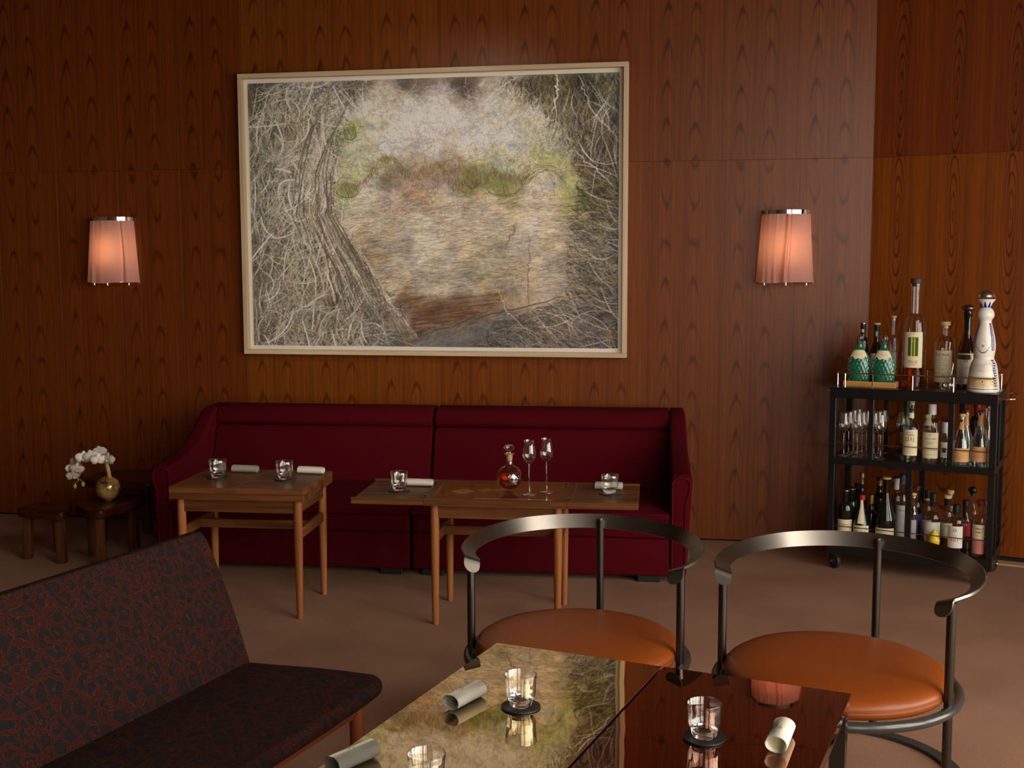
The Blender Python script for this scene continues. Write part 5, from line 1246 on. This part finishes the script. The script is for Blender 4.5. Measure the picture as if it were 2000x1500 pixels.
bottle('bottle with green shoulders and a purple band, behind the (21) bottle', 0.306, 0.160, ZM, 0.285, 0.031, bottle_green, 0.55, 0.72, 0.0125, 'round', ('screw', foil_gr, 0.02, 1.0), (foil_gr, 0.72), None, [(0.44, 0.56, 1.3, lab_purple, [('VIP', 0.48, 0.022, lab_white)], [], 0), (0.24, 0.44, 1.3, lab_yellow, [], [], 0), (0.14, 0.24, 1.3, lab_red, [], [], 0), (0.05, 0.14, 1.3, lab_green, [], [], 0)], -0.1)
bottle('small bottle with a pale yellow neck behind the 1561 bottle', 0.398, 0.215, ZM, 0.218, 0.026, bottle_clear, 0.6, 0.78, 0.0135, 'round', ('cork', foil_dr, 0.008, 1.0), (lab_cream, 0.72), None, [])
bottle('aqua bottle with peach label, left of two sloping bottles on the middle tier', 0.574, 0.060, ZM, 0.240, 0.0405, bottle_aqua, 0.36, 0.86, 0.0115, 'slope', ('cork', cork, 0.012, 1.0), None, (clear_l, 0.42), [(0.07, 0.34, 1.1, lab_peach, [], [0.29, 0.26, 0.23, 0.20, 0.17, 0.13], 0.024), (0.70, 0.84, 0.9, lab_peach, [], [], 0)], -0.12)
bottle('aqua bottle with peach label, right of two sloping bottles on the middle tier', 0.656, 0.062, ZM, 0.260, 0.0415, bottle_aqua, 0.38, 0.82, 0.0125, 'slope', ('cork', foil_dr, 0.010, 1.1), None, (clear_l, 0.40), [(0.09, 0.36, 1.1, lab_peach, [], [0.31, 0.28, 0.25, 0.22, 0.19, 0.15], 0.024), (0.74, 0.92, 0.8, lab_peach, [], [], 0)], -0.12)
bottle('aqua bottle with a peach neck band, just behind the two sloping bottles', 0.578, 0.162, ZM, 0.250, 0.036, bottle_aqua, 0.38, 0.82, 0.0125, 'slope', ('cork', foil_dr, 0.009, 1.0), None, None, [(0.70, 0.92, 1.2, lab_peach, [], [], 0)])
bottle('dark red bottle with a red capsule between the sloping bottles on the middle tier', 0.618, 0.240, ZM, 0.284, 0.032, dark_red, 0.58, 0.74, 0.0135, 'round', ('screw', foil_r, 0.02, 1.05), (foil_r, 0.82), None, [])
bottle('clear bottle with a burgundy stopper in the back right corner of the middle tier', 0.672, 0.190, ZM, 0.284, 0.034, bottle_aqua, 0.5, 0.78, 0.0125, 'slope', ('cork', foil_dr, 0.012, 1.0), None, None, [])
bottle('short clear bottle at the right rear of the middle tier, seen past the corner post', 0.668, 0.335, ZM, 0.193, 0.030, bottle_clear, 0.62, 0.82, 0.0125, 'round', ('cork', cork_d, 0.012, 1.0), None, None, [])
# --- bottom tier
bottle('dark squat bottle with a cream label, front left of the bottom tier', 0.040, 0.088, ZL, 0.262, 0.038, dark_glass, 0.56, 0.74, 0.0135, 'round', ('ball', gun, 0.024, 1.0), None, None, [(0.10, 0.42, 1.15, lab_cream, [('Pullard', 0.31, 0.015, ink_soft)], [0.26, 0.23], 0.016)])
bottle('dark bottle directly behind the front left one of the bottom tier', 0.048, 0.190, ZL, 0.252, 0.034, dark_glass, 0.58, 0.76, 0.0135, 'round', ('ball', gun, 0.022, 1.0), None, None, [])
bottle('dark bottle in the rear left corner of the bottom tier', 0.046, 0.335, ZL, 0.246, 0.030, dark_glass, 0.58, 0.76, 0.0125, 'round', ('screw', foil_k, 0.02, 1.0), None, None, [])
bottle('tall dark bottle with a slim gold capsule at the left rear of the bottom tier', 0.083, 0.262, ZL, 0.315, 0.027, dark_glass, 0.58, 0.76, 0.0105, 'slope', ('screw', foil_g, 0.016, 1.0), (foil_g, 0.82), None, [])
bottle('dark bottle with a red capsule and long cream neck strip, bottom tier', 0.122, 0.078, ZL, 0.237, 0.040, dark_glass, 0.36, 0.88, 0.0115, 'slope', ('screw', foil_r, 0.016, 1.1), None, None, [(0.06, 0.38, 1.1, lab_cream, [('Cedral', 0.22, 0.017, ink_red)], [0.17], 0.02), (0.42, 0.90, 0.45, lab_cream, [('x', 0.60, 0.02, ink_red)], [], 0)])
bottle('golden bottle with a gold capsule beside the red capped one', 0.148, 0.172, ZL, 0.224, 0.031, bottle_olive, 0.5, 0.80, 0.0115, 'slope', ('screw', foil_g, 0.03, 1.0), None, (yellow_l, 0.5), [])
bottle('black bottle with a gold ring at its neck, rear of the bottom tier', 0.168, 0.275, ZL, 0.297, 0.034, dark_glass, 0.6, 0.8, 0.0135, 'slope', ('screw', foil_k, 0.016, 1.0), (foil_g, 0.86), None, [])
bottle('large near-black champagne bottle with a cork on the bottom tier', 0.232, 0.100, ZL, 0.331, 0.051, dark_glass, 0.36, 0.80, 0.0155, 'slope', ('cork', cork, 0.009, 1.1), None, None, [(0.06, 0.26, 1.0, lab_cream, [], [0.2, 0.16], 0.024)])
bottle('clear bottle with a white foil neck behind the champagne bottle', 0.258, 0.222, ZL, 0.316, 0.030, bottle_clear, 0.58, 0.74, 0.0125, 'round', ('screw', foil_k, 0.008, 1.0), (foil_w, 0.80), (rose_l, 0.7), [])
bottle('clear bottle with a blue neck and a label lettered HAVL on the bottom tier', 0.299, 0.152, ZL, 0.345, 0.032, bottle_clear, 0.58, 0.74, 0.0125, 'round', ('screw', foil_k, 0.012, 1.0), (foil_b, 0.86), (clear_l, 0.5), [(0.10, 0.56, 1.0, lab_grey, [('HAVL', 0.475, 0.014, ink)], [0.42, 0.39, 0.30, 0.27], 0.018)])
bottle('clear bottle with a dark stopper behind the middle upright of the bottom tier', 0.352, 0.258, ZL, 0.273, 0.029, bottle_clear, 0.58, 0.74, 0.0125, 'round', ('cork', cork_d, 0.012, 1.0), None, (amber, 0.5), [(0.1, 0.5, 1.0, lab_purple, [], [], 0)])
bottle('slim cut glass bottle right of the middle upright of the bottom tier', 0.358, 0.122, ZL, 0.262, 0.0235, cut_clear, 0.6, 0.76, 0.0105, 'slope', ('ball', cork, 0.016, 0.9), None, None, [(0.1, 0.5, 0.8, lab_grey, [], [], 0)])
bottle('clear bottle with a wooden collar and black cap at the rear of the bottom tier', 0.407, 0.222, ZL, 0.262, 0.0285, bottle_clear, 0.58, 0.74, 0.0125, 'round', ('screw', foil_k, 0.040, 0.95), (cork, 0.80), None, [(0.1, 0.45, 1.0, lab_grey, [], [], 0)])
bottle('square shouldered clear bottle with a black top and white label behind the lemon', 0.451, 0.116, ZL, 0.269, 0.042, bottle_clear, 0.54, 0.68, 0.0145, 'round', ('screw', foil_k, 0.030, 0.9), (foil_k, 0.76), (rose_l, 0.22), [(0.14, 0.50, 1.0, lab_white, [], [], 0), (0.835, 0.875, 3.1, cork, [], [], 0)])
bottle('clear bottle with a wooden stopper and an orange dot on its label', 0.508, 0.168, ZL, 0.256, 0.031, bottle_clear, 0.56, 0.72, 0.0135, 'round', ('cork', cork, 0.016, 1.1), (foil_k, 0.80), (yellow_l, 0.34), [(0.2, 0.48, 1.0, lab_cream, [('o', 0.40, 0.024, ink_red)], [], 0)])
bottle('clear bottle with a wooden stopper in the rear row, behind the orange dot bottle', 0.506, 0.272, ZL, 0.262, 0.029, bottle_clear, 0.58, 0.74, 0.0125, 'round', ('cork', cork, 0.018, 1.1), None, None, [])
bottle('clear round bottle with red lettering 101 on a white label, front of the bottom tier', 0.564, 0.056, ZL, 0.236, 0.0385, bottle_clear, 0.62, 0.76, 0.0145, 'round', ('screw', foil_k, 0.028, 1.0), (foil_k, 0.80), (amber, 0.12), [(0.14, 0.58, 1.0, lab_white, [('101', 0.27, 0.026, ink_red), ('o', 0.47, 0.032, ink_red)], [0.40, 0.38], 0.012)])
bottle('dark bottle with a red label right of the 101 bottle', 0.592, 0.165, ZL, 0.240, 0.0265, dark_red, 0.58, 0.76, 0.0125, 'slope', ('screw', foil_k, 0.02, 1.0), (foil_k, 0.78), None, [(0.28, 0.56, 1.1, lab_red, [('MACE', 0.50, 0.009, lab_white)], [], 0)])
bottle('tall clear bottle with a round black stopper at the right rear of the bottom tier', 0.610, 0.265, ZL, 0.291, 0.030, bottle_clear, 0.55, 0.72, 0.0140, 'slope', ('ball', foil_k, 0.036, 1.0), None, (amber, 0.4), [])
bottle('clear bottle with a cream and pink label, front right of the bottom tier', 0.672, 0.054, ZL, 0.268, 0.037, bottle_clear, 0.60, 0.74, 0.0155, 'round', ('cork', foil_dr, 0.016, 1.1), None, (yellow_l, 0.30), [(0.33, 0.58, 1.0, lab_cream, [('GREAT', 0.49, 0.013, ink), ('SPIRIT', 0.43, 0.012, ink)], [0.38], 0.02), (0.06, 0.329, 1.0, lab_pink, [], [0.27, 0.24, 0.21], 0.02)])
bottle('slim clear bottle with dusty red stopper at the right rear of the bottom tier', 0.684, 0.160, ZL, 0.246, 0.026, bottle_clear, 0.6, 0.76, 0.0125, 'round', ('cork', foil_dr, 0.014, 1.1), None, (amber, 0.4), [])
p = cw(0.470, 0.030 + 0.006, ZL); le = thing('lemon_squeezer', 'yellow lemon shaped juice bottle at the front of the bottom tier', 'bottle', p, facing(p))
obj('body', lathe([(0, 0.001), (0.019, 0.0), (0.022, 0.004), (0.024, 0.03), (0.0255, 0.050), (0.027, 0.054), (0.027, 0.060), (0.0245, 0.064), (0.0245, 0.070), (0.021, 0.084), (0.013, 0.096), (0.006, 0.106), (0.003, 0.112), (0, 0.113)], 32), lemon_m, le, 50)
obj('lettering', text_wrap('LEM', 0.013, 0.0243, 0.030, 0, 0.0012), lab_cream, le, None)
